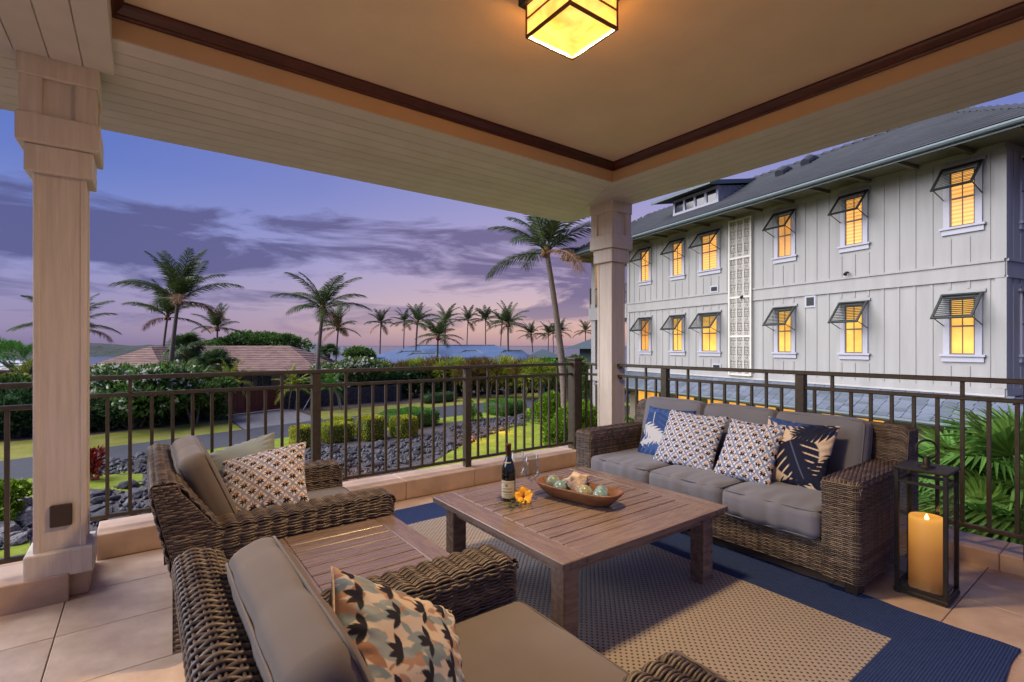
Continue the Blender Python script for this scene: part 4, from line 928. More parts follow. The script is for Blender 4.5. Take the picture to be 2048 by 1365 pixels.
# windows with casings, sashes, lit panes and propped louvred shutters
def window(a, b, z0, z1, m, Mx=None):
    T = Mx or (lambda V: V); c = .13
    f = MB()
    f.box((a - c, .0008, z0 - .02), (a - .001, .042, z1 + .13), 0, T); f.box((b + .001, .0008, z0 - .02), (b + c, .042, z1 + .13), 0, T); f.box((a - .0, .0008, z1 + .012), (b + .0, .040, z1 + .13), 0, T)
    o = hp('window', f, M['white'])
    hp('sill', MB().box((a - .20, .001, z0 - .075), (b + .20, .085, z0 - .022), .004, T), M['white'], o); hp('sill_apron', MB().box((a - .165, .0012, z0 - .20), (b + .165, .045, z0 - .0755), 0, T), M['white'], o)
    hp('head_trim', MB().box((a - .20, .001, z1 + .131), (b + .20, .05, z1 + .20), 0, T), M['siding'], o)
    s = MB(); w = .028; zm = (z0 + z1) / 2; y0, y1 = .006, .028
    s.box((a, y0, z0 - .018), (a + w, y1, z1 + .01), 0, T); s.box((b - w, y0, z0 - .018), (b, y1, z1 + .01), 0, T)
    for zz, ww in ((z0 - .018, w), (zm - .02, .04), (z1 - w + .01, w)): s.box((a + w, y0, zz), (b - w, y1 - .001, zz + ww), 0, T)
    s.box(((a + b) / 2 - .009, y0, z0 + .012), ((a + b) / 2 + .009, y1 - .005, zm - .0205), 0, T); s.box(((a + b) / 2 - .009, y0, zm + .0205), ((a + b) / 2 + .009, y1 - .005, z1 - .02), 0, T)
    hp('sash', s, M['sash'], o)
    hp('pane', MB().box((a + .001, .0011, z0 - .017), (b - .001, .0050, z1 + .009), 0, T), m, o)
def shutter(a, b, zh, Mx=None, ln=.80, ang=41):
    T0 = Mx or (lambda V: V); ca, sa = cos(R(ang)), sin(R(ang))
    def T(V):   # local: x along wall, y along the shutter down from the hinge, z thickness
        return T0(np.stack([V[:, 0], .055 + V[:, 1] * sa + V[:, 2] * ca, zh - V[:, 1] * ca + V[:, 2] * sa], -1))
    f = MB(); w = .05
    for x0, x1 in ((a, a + w), (b - w, b)): f.box((x0, 0, -.018), (x1, ln, .018), 0, T)
    for q0, q1 in ((0, w), (ln - w, ln)): f.box((a + w, q0, -.017), (b - w, q1, .017), 0, T)
    o = hp('shutter', f, M['shutter']); n = 11
    for i in range(n):
        q = w + (i + .5) * (ln - 2 * w) / n
        V = np.array([(x, q + d * .024, e * .004 + d * .012) for e in (-1, 1) for d in (-1, 1) for x in (a + w, b - w)]); mb = MB().add(T(V), [(0, 2, 3, 1), (4, 5, 7, 6), (0, 1, 5, 4), (2, 6, 7, 3), (0, 4, 6, 2), (1, 3, 7, 5)])
        hp('slat', mb, M['shutter'], o)
    for x in (a + .03, b - .03):
        A = T(np.array([[x, ln - .06, -.02]]))[0]; B = T0(np.array([[x + .0, .03, zh - ln * ca - .16]]))[0]
        hp('stay_bar', MB().tube([A, B], .012, 6), M['shutter'], o)
for i, (a, b) in enumerate(wins):
    for r, (z0, z1, _, _) in enumerate(ROW):
        window(a, b, z0, z1, M['litblind'] if r and i not in (2,) else (M['litdim'] if (i, r) in ((2, 1), (5, 0)) else M['lit'])); shutter(a - .16, b + .16, z1 + .12)
sideM = lambda V: np.stack([-V[:, 1], -V[:, 0], V[:, 2]], -1)
for r, (z0, z1, _, _) in enumerate(ROW):
    window(.85, 1.55, z0, z1, M['litblind'], sideM); shutter(.7, 1.7, z1 + .12, sideM)
# perforated screen panels, three columns of four
rg = np.random.default_rng(21)
def screen_mesh(w, h):
    mb = MB(); n = 6; cs = w / n; m = int(round(h / cs)); cz_ = h / m; g = .010
    for i in range(m):
        for j in range(n):
            k = (i * 5 + j * 3 + (i * j) % 4) % 6; x, z = j * cs, i * cz_
            if k in (0, 3): mb.box((x, 0, z), (x + cs * .52, .012, z + cz_ * .52))
            if k in (1, 3, 5): mb.box((x + cs * .55, 0, z), (x + cs, .012, z + cz_ * .36))
            if k in (2, 4): mb.box((x, 0, z + cz_ * .5), (x + cs * .4, .012, z + cz_))
            if k != 2: mb.box((x + cs * .40, 0.0005, z + cz_ * .40), (x + cs * .78, .0115, z + cz_ * .9))
    return mb
sx0, sx1 = 6.61, 7.52; zz = [.47, 1.83, 3.22, 4.63, 6.02]; cwid = (sx1 - sx0 - .04 * 4) / 3
hp('screen_shade_sheet', bx((sx0, .0012, .47), (sx1, .05, 6.018)), M['hole'])  # added dark sheet, paints the shade behind the perforations
scm = {}
f = MB(); f.box((sx0 - .03, .0014, .45), (sx0 + .04, .11, 6.017)); f.box((sx1 - .04, .0014, .45), (sx1 + .03, .11, 6.017))
for j in (1, 2): f.box((sx0 + .04 * j + cwid * j, .0502, .47), (sx0 + .04 * (j + 1) + cwid * j, .095, 6.016))
for z in zz: f.box((sx0 + .041, .0503, z - (.03 if z < 6 else .05)), (sx1 - .041, .10, z + (.03 if z < 6 else 0)))
hp('screen_frame', f, M['screen'])
for i in range(4):
    for j in range(3):
        h_ = zz[i + 1] - zz[i] - .065; k = round(h_, 2)
        if k not in scm: scm[k] = screen_mesh(cwid - .002, h_).mesh('screen_panel', M['screen'])
        link('screen_panel', scm[k], house, (sx0 + .04 * (j + 1) + cwid * j + .001, .068, zz[i] + .032))['kind'] = 'stuff'
for a, b, z0, z1 in ((4.42, 4.66, 2.74, 3.0), (8.12, 8.40, 3.56, 3.72), (8.0, 8.3, .62, .78)):
    v = hp('wall_vent', MB().box((a - .05, .0011, z0 - .05), (b + .05, .030, z1 + .05)), M['white']); f = MB().box((a, .0302, z0), (b, .034, z1))
    for k in range(5): f.box((a + .01, .0342, z0 + .015 + k * (z1 - z0 - .02) / 5), (b - .01, .042, z0 + .03 + k * (z1 - z0 - .02) / 5))
    hp('vent_grille', f, M['shutter'], v)
for s, z in ((3.42, 3.62), (6.95, 3.26)):
    hp('floodlight', MB().tube([(s, .03, z), (s, .10, z), (s, .16, z - .07)], [.03, .03, .055], 8), M['iron'])
# main roof: hipped, stepped courses
OV = 1.12; ZE = 6.20; PT = math.tan(R(30)); S0, S1 = -OV, SE + 4.1; RD = 2.1
def roof_side(name, mm):
    mb = MB(); n = 17; run = OV + RD
    for i in range(n):
        d0, d1 = run * i / n, run * (i + 1) / n; th = .045
        a0, b0, y0, z0 = S0 + d0, S1 - d0, OV - d0, ZE + d0 * PT; a1, b1, y1, z1 = S0 + d1, S1 - d1, OV - d1, ZE + d1 * PT
        V = [(a0, y0 + .02, z0 + .075), (b0, y0 + .02, z0 + .075), (b1, y1, z1 + .03), (a1, y1, z1 + .03), (a0, y0 + .02, z0 + .038), (b0, y0 + .02, z0 + .038), (a0, y0 - .10, z0 + .038), (b0, y0 - .10, z0 + .038), (a0, y0 - .10, z0 - .02), (b0, y0 - .10, z0 - .02)]
        mb.add(V, [(0, 1, 2, 3), (4, 5, 1, 0), (6, 7, 5, 4), (8, 9, 7, 6)])
        ya, yb = -2 * RD + OV - 2 * OV + d0 + OV, 0
        # hip ends
        c = -RD
        V = [(a0, c - (c - y0) * -1 if False else 2 * c - y0, z0 + th), (a0, y0, z0 + th), (a1, y1, z1), (a1, 2 * c - y1, z1), (a0, 2 * c - y0, z0), (a0, y0, z0)]
        mb.add(V, [(0, 1, 2, 3), (4, 5, 1, 0)])
        V = [(b0, y0, z0 + th), (b0, 2 * c - y0, z0 + th), (b1, 2 * c - y1, z1), (b1, y1, z1), (b0, y0, z0), (b0, 2 * c - y0, z0)]
        mb.add(V, [(0, 1, 2, 3), (4, 5, 1, 0)])
        V = [(b0, 2 * c - y0, z0 + th), (a0, 2 * c - y0, z0 + th), (a1, 2 * c - y1, z1), (b1, 2 * c - y1, z1)]
        mb.add(V, [(0, 1, 2, 3)])
    o = hp(name, mb, mm); return o
roof = roof_side('roof', M['roofgrey'])
rt = MB().tube([(-.13, 0, 0), (.16, 0, .035)], [.075, .085], 8).mesh('ridge_tile', M['roofgrey'])
HIP = np.array([RD + OV, -(RD + OV), (RD + OV) * PT])
for i in range(14):
    f_ = (i + .5) / 14; p = np.array([S0, OV, ZE + .03]) + HIP * f_; o = link('ridge_tile', rt, roof, p); o.rotation_euler = (0, -math.atan2(PT, 1.414), R(-45))
    p = np.array([S1, OV, ZE + .03]) + HIP * np.array([-1, 1, 1]) * f_; o = link('ridge_tile', rt, roof, p); o.rotation_euler = (0, -math.atan2(PT, 1.414), R(-135))
xr0, xr1 = S0 + RD + OV, S1 - RD - OV; nr = 36
for i in range(nr): link('ridge_tile', rt, roof, (xr0 + (i + .5) * (xr1 - xr0) / nr, -RD, ZE + (RD + OV) * PT + .02))
# eaves: fascia, gutter, soffit, rafter ends
hp('fascia', MB().box((S0 + .03, OV - .05, ZE - .16), (S1 - .03, OV - .02, ZE - .002)), M['gutter']); hp('fascia', MB().box((S0 + .02, -2 * RD - OV, ZE - .161), (S0 + .05, OV - .051, ZE - .003)), M['gutter']); hp('fascia', MB().box((S1 - .05, -2 * RD - OV, ZE - .161), (S1 - .02, OV - .051, ZE - .003)), M['gutter'])
hp('gutter', MB().tube([(S0, OV + .03, ZE - .05), (S1, OV + .03, ZE - .05)], .062, 8), M['gutter'])
hp('eave_soffit', MB().box((S0 + .06, .035, ZE - .06), (S1 - .06, OV - .052, ZE - .03)).box((S0 + .06, -DEEP, ZE - .061), (-.035, .034, ZE - .031)).box((SE + .01, -DEEP, ZE - .061), (S1 - .06, .034, ZE - .031)), M['eavesoffit'])
rm = bx((-.045, 0, 0), (.045, .98, .09)).mesh('rafter_end', M['eavesoffit']); rw = bx((-.05, 0, 0), (.05, .012, .075)).mesh('rafter_cap', M['white'])
for i in range(17):
    o = link('rafter_end', rm, house, (-.55 + i * 1.13, .037, ZE - .151)); link('rafter_cap', rw, o, (0, .9802, .008))
# shed dormer
d0, d1 = 7.98, 10.24; zf = 6.86; dm = hp('dormer', MB().add([(d0, 0.1, 6.70), (d1, 0.1, 6.70), (d1, .1, 7.46), (d0, .1, 7.46), (d0, -1.9, 7.75), (d1, -1.9, 7.75), (d0, -1.9, 7.7), (d1, -1.9, 7.7)], [(0, 1, 2, 3), (0, 3, 4, 6), (1, 7, 5, 2), (3, 2, 5, 4)]), M['siding'])
f = MB(); f.box((d0 - .03, .102, 6.80), (d1 + .03, .15, 6.93)).box((d0 - .03, .102, 7.36), (d1 + .03, .15, 7.46))
ww = (d1 - d0 - .1) / 4
for k in range(5): f.box((d0 - .02 + k * (d1 - d0 - .06) / 4, .102, 6.931), (d0 + .08 + k * (d1 - d0 - .06) / 4, .149, 7.359))
hp('window_frame', f, M['white'], dm)
for k in range(4): hp('pane', MB().box((d0 + .09 + k * (d1 - d0 - .06) / 4, .104, 6.935), (d0 - .03 + (k + 1) * (d1 - d0 - .06) / 4, .112, 7.355)), M['darkwin'], dm)
for k in range(7): hp('batten', MB().box((d0 - .02, -.15 - k * .26, 7.0), (d0 - .0005, -.11 - k * .26, 7.5 + .04 * k)), M['siding'], dm) if k < 6 else None
V = [(d0 - .10, .62, 7.44), (d1 + .75, .62, 7.44), (d1 + .75, -2.3, 7.93), (d0 - .10, -2.3, 7.93)]; V += [(x, y, z + .10) for x, y, z in V]
hp('dormer_roof', MB().add(V, [(0, 3, 2, 1), (4, 5, 6, 7), (0, 1, 5, 4), (1, 2, 6, 5), (2, 3, 7, 6), (3, 0, 4, 7)]), M['roofgrey'], dm)
hp('dormer_gutter', MB().box((d0 - .57, .752, 7.38), (d1 + .77, .80, 7.49)).box((d0 - .60, -2.0, 7.0 + .38), (d0 - .552, .74, 7.49)) if False else MB().box((d0 - .12, .622, 7.42), (d1 + .77, .67, 7.53)).add([(d0 - .105, .62, 7.40), (d0 - .105, -2.2, 7.87), (d0 - .105, -2.2, 8.03), (d0 - .105, .62, 7.555), (d0 - .13, .62, 7.40), (d0 - .13, -2.2, 7.87), (d0 - .13, -2.2, 8.03), (d0 - .13, .62, 7.555)], [(0, 1, 2, 3), (7, 6, 5, 4), (0, 4, 5, 1), (2, 6, 7, 3)]), M['gutter'], dm)
[hp('roof_vent', MB().tube([(s_, y_ + .22, 6.86 - y_ * PT - .02), (s_, y_, 6.86 - y_ * PT + .12), (s_, y_ - .25, 6.86 - y_ * PT + .12)], [.16, .20, .20], 12), M['roofgrey']) for s_, y_ in ((6.25, -1.1), (5.55, -1.45))]
# skirt roof of slates over the ground floor
SO, SZ0, SZ1 = 1.20, -.27, ZB - .03; RUN = SO - .03; L_ = math.hypot(RUN, SZ1 - SZ0); n = 7; tan_ = (SZ1 - SZ0) / RUN
sk = hp('skirt_roof', MB().add([(-SO, SO, SZ0 - .02), (SE + .9, SO, SZ0 - .02), (SE + .9, .03, SZ1 - .02), (-.03, .03, SZ1 - .02), (-SO, -DEEP, SZ0 - .02), (-.03, -DEEP, SZ1 - .02)], [(0, 1, 2, 3), (4, 0, 3, 5)]), M['roofgrey'])
sl = bx((.007, -.005, 0), (.293, L_ / n * 1.25, .022), .002).mesh('slate', M['slate']); ang = math.atan2(SZ1 - SZ0, -RUN)
rest = MB()
for i in range(n):
    y = SO - RUN * i / n; z = SZ0 + (SZ1 - SZ0) * i / n; sh_ = (.15 if i % 2 else 0) + .03 * math.sin(i * 3)
    for j in range(52):
        s = -SO + i * RUN / n + j * .30 - sh_
        if s < -y - .02 or s > SE + .6: continue
        p = (s, y, z + .006 + rng.uniform(0, .003)); rot = (pi - ang if False else math.atan2(SZ1 - SZ0, RUN), 0, 0)
        def tf(V): c, q = cos(rot[0]), sin(rot[0]); return np.stack([p[0] + V[:, 0], p[1] - (V[:, 1] * c - V[:, 2] * q * -1 * -1), p[2] + V[:, 1] * q + V[:, 2] * c], -1)
        if s < 11.0:
            o = link('slate', sl, sk, (p[0] + .3, p[1], p[2])); o.rotation_euler = (rot[0], 0, pi)
        else: rest.box((.004, -.005, 0), (.296, L_ / n * 1.25, .016), 0, tf)
o = rest.obj('slate_rows', M['slate'], sk); o['kind'] = 'stuff'
rest = MB()
for i in range(n):
    y = SO - RUN * i / n; z = SZ0 + (SZ1 - SZ0) * i / n
    rest.add([(-y, y, z + .02), (-y, -DEEP, z + .02), (-y + RUN / n, -DEEP, z + .005 + (SZ1 - SZ0) / n), (-y + RUN / n, y - RUN / n, z + .005 + (SZ1 - SZ0) / n)], [(0, 1, 2, 3)])
rest.obj('side_courses', M['slate'], sk)
hp('skirt_gutter', MB().tube([(-SO, SO + .03, SZ0 - .035), (SE + .9, SO + .03, SZ0 - .035)], .05, 8), M['gutter'])
hp('skirt_fascia', MB().box((-SO + .02, SO - .06, SZ0 - .10), (SE + .9, SO - .03, SZ0 - .03)), M['gutter']); hp('skirt_soffit', MB().box((-SO + .03, -.04, SZ0 - .13), (SE + .9, SO - .061, SZ0 - .10)), M['eavesoffit'])
hp('flashing', MB().add([(0.0, .031, ZB + .035), (SE, .031, ZB + .035), (SE, .10, SZ1 + .02), (-.02, .10, SZ1 + .02)], [(0, 1, 2, 3)]), M['siding'])
# lit openings of the ground floor; some panes added to brighten the wall
for a, b in ((2.5, 3.2), (3.6, 4.2), (4.7, 5.5), (5.75, 6.5), (6.9, 7.6), (7.9, 8.6), (9.3, 10.2), (11.3, 12.6)):
    g = MB().box((a - .08, -.049, -2.6), (b + .08, -.02, -.40)); o = hp('window', g, M['tanwall']); hp('pane', MB().box((a, -.0195, -2.5), (b, -.012, -.42)), M['litlow'], o)
# corner lanai of the house, beyond the end of the wall
hp('porch_slab', bx((SE + .005, -3.2, 2.82), (16.5, .05, 3.46)), M['siding']); hp('porch_slab', bx((SE + .005, -3.2, -.3), (16.5, .05, .28)), M['siding'])
for z0, z1 in ((3.461, 6.13), (.281, 2.819), (G, -.301)):
    o = hp('porch_column', bx((16.0, -.36, z0), (16.36, -.02, z1), .004), M['siding']); hp('porch_column', bx((16.0, -3.0, z0), (16.36, -2.66, z1), .004), M['siding'])
    hp('column_base', bx((15.95, -.41, z0 + .001), (16.41, .02, z0 + .2), .006), M['siding'], o)
pr = hp('porch_railing', MB().box((SE + .03, -.05, 4.40), (15.99, .0, 4.45)).box((SE + .03, -.05, 3.56), (15.99, .0, 3.60)).box((16.37, -2.6, 4.40), (16.42, .03, 4.45)).box((16.365, -.06, 3.46), (16.44, .02, 4.5)), M['bronze'])
for i in range(19): hp('baluster', MB().box((SE + .1 + i * .13, -.035, 3.601), (SE + .12 + i * .13, -.015, 4.399)), M['bronze'], pr)
warm = mat('porch_ceiling_wood', (.36, .18, .06), .5, var=.2)
hp('porch_ceiling', bx((SE + .01, -3.0, 5.9), (15.9, -.1, 5.93)), warm); hp('porch_back', bx((SE + .01, -3.3, .3), (16.0, -3.22, 6.0)), M['darkwood'])
ld = bpy.data.lights.new('porch_lamp', 'POINT'); ld.energy = 90; ld.color = (1, .55, .18); ld.shadow_soft_size = .1
lf = hp('porch_light', MB().lathe([(0, 5.70), (.10, 5.72), (.14, 5.80), (.10, 5.895), (0, 5.898)], 12, (14.7, -1.3, 0)), M['lit']); link('porch_lamp', ld, lf, (14.7, -1.3, 5.55)).visible_camera = False
# ================================================================== GARDEN, ROAD, SEA
def poly(name, pts, z, m, kind='structure', sub=False):
    V = [(p[0], p[1], z) for p in pts]; o = MB().add(V, [tuple(range(len(V)))]).obj(name, m); o['kind'] = kind; return o
# one sheet of land, falling away to the sea
xs_, ys_ = np.r_[-400, -120, np.linspace(-60, 120, 46), 200, 500], np.r_[-300, -60, np.linspace(-20, 140, 41), 220]
Xg, Yg = np.meshgrid(xs_, ys_, indexing='ij'); dd = Xg * FWD[0] + Yg * FWD[1]
Zg = G - .012 - 7.0 * smooth(58, 120, dd) - .5 * smooth(40, 58, dd)
gd = MB().grid(np.stack([Xg, Yg, Zg], -1)).obj('ground', M['soil']); gd['kind'] = 'structure'
o = MB().add([(-5000, -500, -7.5), (5000, -500, -7.5), (5000, 6000, -7.5), (-5000, 6000, -7.5)], [(0, 1, 2, 3)]).obj('sea', M['sea']); o['kind'] = 'structure'
def edge(pts): return [tuple(p) for p in pts]
roadL = [(-40, 14.2), (-12, 20.6), (-3.66, 22.53), (5.25, 25.55), (10.5, 26.4), (15.6, 27.0), (18.8, 27.4), (26, 27.2), (36, 24.5), (48, 19)]
roadU = [(-40, 18.6), (-12, 25.0), (-4.36, 26.83), (6.1, 29.9), (11, 30.9), (17, 31.9), (24, 32.1), (30, 31.6), (40, 28.8), (52, 23)]
def strip(name, lo, up, z, m):
    V = [(x, y, z) for x, y in lo] + [(x, y, z) for x, y in up]; n = len(lo)
    o = MB().add(V, [(i, i + 1, n + i + 1, n + i) for i in range(n - 1)]).obj(name, m); o['kind'] = 'structure'; return o
strip('road', roadL, roadU, G + .008, M['asphalt'])
mul = [(-40, 23), (-12, 30.2), (-5.2, 32.1), (-2, 31.9), (3.9, 33.7), (8.4, 34.2), (11.6, 34.6), (17.6, 35.1), (21.7, 35.8), (30, 36.5)]
strip('verge_lawn', [(-40, 18.5), (-12, 24.9), (-4.36, 26.75), (-1, 27.6), (4.2, 29.3)], [(-40, 23), (-12, 30.2), (-5.2, 32.1), (-2, 31.9), (4.1, 33.8)], G + .004, M['drygrass'])
strip('verge_lawn', [(8.6, 30.4), (11, 30.8), (17, 31.8), (24, 32.0), (30, 31.5)], [(9.2, 34.3), (11.6, 34.6), (17.6, 35.1), (21.7, 35.8), (30, 36.0)], G + .004, M['drygrass'])
strip('mulch_bed', [(-40, 22.9), (-12, 30.1), (-5.2, 32.0), (-2, 31.8), (4.0, 33.7)], [(-40, 40), (-12, 40), (-5.2, 40), (-2, 40), (4.0, 40)], G + .002, M['mulch'])
strip('mulch_bed', [(8.6, 34.2), (11.6, 34.5), (17.6, 35.0), (21.7, 35.7), (34, 36)], [(8.6, 42), (11.6, 44), (17.6, 46), (21.7, 48), (34, 50)], G + .002, M['mulch'])
poly('driveway', [(4.3, 29.4), (8.5, 30.5), (8.3, 38.5), (4.2, 36.6)], G + .006, M['drive'])
strip('verge_lawn', [(-40, 10), (-12, 16), (-4, 20.6), (2, 22.4), (7, 24.0), (12.5, 25.0), (20, 25.2), (30, 24)], [(-40, 14.3), (-12, 20.7), (-3.66, 22.6), (5.25, 25.62), (10.5, 26.45), (15.6, 27.05), (20, 27.45), (30, 26.8)], G + .004, M['grass'])
lawn = poly('lawn', [(4.5, 5.6), (4.0, 13.2), (6.3, 15.4), (8.6, 16.6), (10.4, 18.2), (13.4, 20.4), (16, 22.2), (19.2, 23.2), (24, 23), (26, 18), (26, 10), (14.5, 8), (14, 5.6)], G + .006, M['grass'])
poly('lava_bed', [(-14, 9), (-14, 15.5), (-4, 20.7), (2, 22.5), (7, 24.1), (12.5, 25.1), (19.5, 25.0), (20.4, 23.4), (16, 22.3), (13.4, 20.5), (10.4, 18.3), (8.6, 16.7), (6.3, 15.5), (4.0, 13.3), (3.6, 8)], G + .0, M['gravel'])
poly('lawn', [at(-60, 992, G), at(70, 972, G), at(180, 955, G), at(285, 948, G), at(285, 985, G), at(180, 968 + 10, G), at(60, 1012, G), at(-60, 1040, G)], G + .007, M['grass'])
poly('lawn', [at(-80, 1290, G), at(-80, 1090, G), at(60, 1065, G), at(62, 1290, G)], G + .007, M['grass'])
def inside(p, poly_):
    x, y = p; c = False; n = len(poly_)
    for i in range(n):
        x0, y0 = poly_[i][:2]; x1, y1 = poly_[i - 1][:2]
        if (y0 > y) != (y1 > y) and x < (x1 - x0) * (y - y0) / (y1 - y0) + x0: c = not c
    return c
# ---- lava rocks
rockm = []
for k in range(6):
    b = bmesh.new(); bmesh.ops.create_icosphere(b, subdivisions=2, radius=1); r2 = np.random.default_rng(50 + k); D = r2.normal(size=(14, 3)); D /= np.linalg.norm(D, axis=1)[:, None]; q = r2.uniform(.55, .95, 14)
    for v in b.verts:
        p = np.array(v.co); s = 1.0
        for d, c in zip(D, q):
            t_ = p @ d
            if t_ > c: s = min(s, c / t_)
        p = p * s * (1 + r2.normal(0, .05)); p[2] *= .75; v.co = p
    me = bpy.data.meshes.new('lava_rock'); b.to_mesh(me); b.free(); me.materials.append(M['rock']); rockm.append(me)
RB = [(at(182, 1060, G)), at(182, 985, G), at(300, 960, G), at(420, 925, G), at(590, 915, G), at(645, 890, G), at(720, 893, G), at(800, 884, G), at(905, 861, G), at(945, 842, G), at(1058, 831, G), at(1062, 845, G), at(990, 868, G), at(905, 902, G), at(800, 932, G), at(690, 966, G), at(600, 1010, G), at(560, 1080, G)]
RB2 = [at(182, 950, G), at(182, 933, G), at(300, 912, G), at(300, 948, G)]; RB3 = [at(-20, 1040, G), at(60, 1010, G), at(70, 1040, G), at(60, 1080, G), at(-20, 1110, G)]
tops = MB(); cnt = 0; small = []
def scatter(poly_, n, smin, smax, m=None):
    global cnt
    lo = np.min([p[:2] for p in poly_], 0); hi = np.max([p[:2] for p in poly_], 0); k = 0; tries = 0; out = []
    while k < n and tries < n * 60:
        tries += 1; p = rng.uniform(lo, hi)
        if not inside(p, poly_): continue
        out.append((p, rng.uniform(0, 1) ** 2.2 * (smax - smin) + smin)); k += 1
    return out
rocks = [(p, s, None) for p, s in scatter(RB, 205, .10, .38)] + [(p, s, None) for p, s in scatter(RB2, 45, .12, .34)] + [(p, s, 'g') for p, s in scatter(RB3, 22, .14, .42)]
ud = np.array([.13, .99])
for p, s, g in rocks:
    d = p @ FWD[:2]
    lab = 'pale grey rock in the bed left of the left column' if g else ('black lava rock in the bank beside the road verge' if d > 17.5 else 'black lava rock lying in the bed below the front railing')
    t = link('lava_rock', rockm[rng.integers(6)], None, (p[0], p[1], G + s * .30)); t.rotation_euler = (rng.uniform(-.3, .3), rng.uniform(-.3, .3), rng.uniform(0, 6.28)); t.scale = (s, s * rng.uniform(.7, 1), s * rng.uniform(.6, .95))
    tag(t, lab, 'rock', 'pale rocks left of the column' if g else ('lava rocks of the far bank' if d > 17.5 else 'lava rocks of the near bed'))
    if g:
        t.material_slots[0].link = 'OBJECT'; t.material_slots[0].material = M['greyrock']
# rubble between them
ic = np.array([(1, 0, 0), (-1, 0, 0), (0, 1, 0), (0, -1, 0), (0, 0, 1), (0, 0, -1)], float); fc = np.array([(0, 2, 4), (2, 1, 4), (1, 3, 4), (3, 0, 4), (2, 0, 5), (1, 2, 5), (3, 1, 5), (0, 3, 5)])
pts = [(p, s) for p, s in scatter(RB, 2600, .03, .15)] + [(p, s) for p, s in scatter(RB2, 300, .03, .12)] + [(p, s) for p, s in scatter(RB3, 200, .03, .12)]; n = len(pts)
V = np.array([(p[0], p[1], G + s * .3) for p, s in pts])[:, None] + ic[None] * np.array([s for _, s in pts])[:, None, None] * rng.uniform(.6, 1.2, (n, 6, 1)) + rng.normal(0, .02, (n, 6, 3))
o = link('lava_rubble', np_mesh('lava_rubble', V, (fc[None] + np.arange(n)[:, None, None] * 6).reshape(-1, 3), M['rock'])); o['kind'] = 'stuff'; o['label'] = 'loose black lava rubble filling the beds between the rocks'

# ---- foliage
def leaves_mesh(name, C, D, Ln, Wd, m, fold=.25, jitter=.5):
    n = len(C); D = D + rng.normal(0, jitter, (n, 3)); D /= np.linalg.norm(D, axis=1)[:, None] + 1e-9
    S = np.cross(D, rng.normal(size=(n, 3))); S /= np.linalg.norm(S, axis=1)[:, None] + 1e-9; U = np.cross(S, D)
    Ln = np.broadcast_to(Ln, (n,)) * rng.uniform(.7, 1.25, n); Wd = np.broadcast_to(Wd, (n,)) * rng.uniform(.8, 1.2, n)
    mid = C + D * Ln[:, None] * .45 + U * (Wd * fold)[:, None]
    V = np.stack([C, mid + S * Wd[:, None] / 2, C + D * Ln[:, None], mid - S * Wd[:, None] / 2], 1)
    return np_mesh(name, V, np.arange(n * 4).reshape(-1, 4), m)
def lumpy(n, rad, lumps, seed, fill=.55):
    """points in a lumpy crown made of several balls; returns centres and outward directions"""
    r = np.random.default_rng(seed); B = []
    for i in range(lumps):
        a = r.uniform(0, 6.28); q = r.uniform(0, .72) ** .6; B.append((np.array([cos(a) * q * rad[0], sin(a) * q * rad[1], rad[2] * r.uniform(-.25, .62)]), r.uniform(.30, .52)))
    idx = r.integers(0, lumps, n); d = r.normal(size=(n, 3)); d /= np.linalg.norm(d, axis=1)[:, None]; d[:, 2] = np.abs(d[:, 2]) * np.where(r.uniform(size=n) < .8, 1, -1)
    rr = r.uniform(fill, 1, n) ** .6
    C = np.array([B[i][0] for i in idx]) + d * (rr * np.array([B[i][1] for i in idx]))[:, None] * np.array(rad)
    return C, d
def bush(name, label, cat, p, rad, n, m, ln, wd, lumps=9, seed=0, stems=3, flowers=0, lift=0, group=None, core=True, fm=None):
    t = thing(name, label, cat, p, group=group); C, d = lumpy(n, rad, lumps, seed); C = C + np.array([0, 0, lift + rad[2] * .45]); C[:, 2] = np.maximum(C[:, 2], .02 if lift < .3 else lift * .7)
    link('foliage', leaves_mesh('foliage', C, d + np.array([0, 0, .25]), ln, wd, m), t)
    r = np.random.default_rng(seed + 1)
    if stems:
        for k in range(stems):
            a = r.uniform(0, 6.28); q = r.uniform(.15, .5); e = np.array([cos(a) * rad[0] * q, sin(a) * rad[1] * q, lift + rad[2] * .5]); b0 = np.array([cos(a) * .12 * rad[0], sin(a) * .12 * rad[1], 0])
            MB().tube([b0, b0 * .6 + e * .4 + r.normal(0, .06, 3), e], [.05 + .015 * rad[2], .045, .02], 6).obj('stem', M['twig'], t)
    if flowers:
        k = int(flowers); sel = np.argsort(-(C[:, 2] + C @ np.array([-FWD[0], -FWD[1], 0]) * .8 + r.normal(0, .55, n)))[:k * 4:4]; cc = C[sel] + d[sel] * .12; F_ = []
        Cn = np.repeat(cc, 6, 0) + r.normal(0, .035, (len(sel) * 6, 3)); Dn = np.repeat(d[sel], 6, 0) + r.normal(0, .7, (len(sel) * 6, 3))
        o = link('blossoms', leaves_mesh('blossoms', Cn, Dn, .15, .13, fm or M['flower']), t); o['kind'] = 'stuff'
    return t
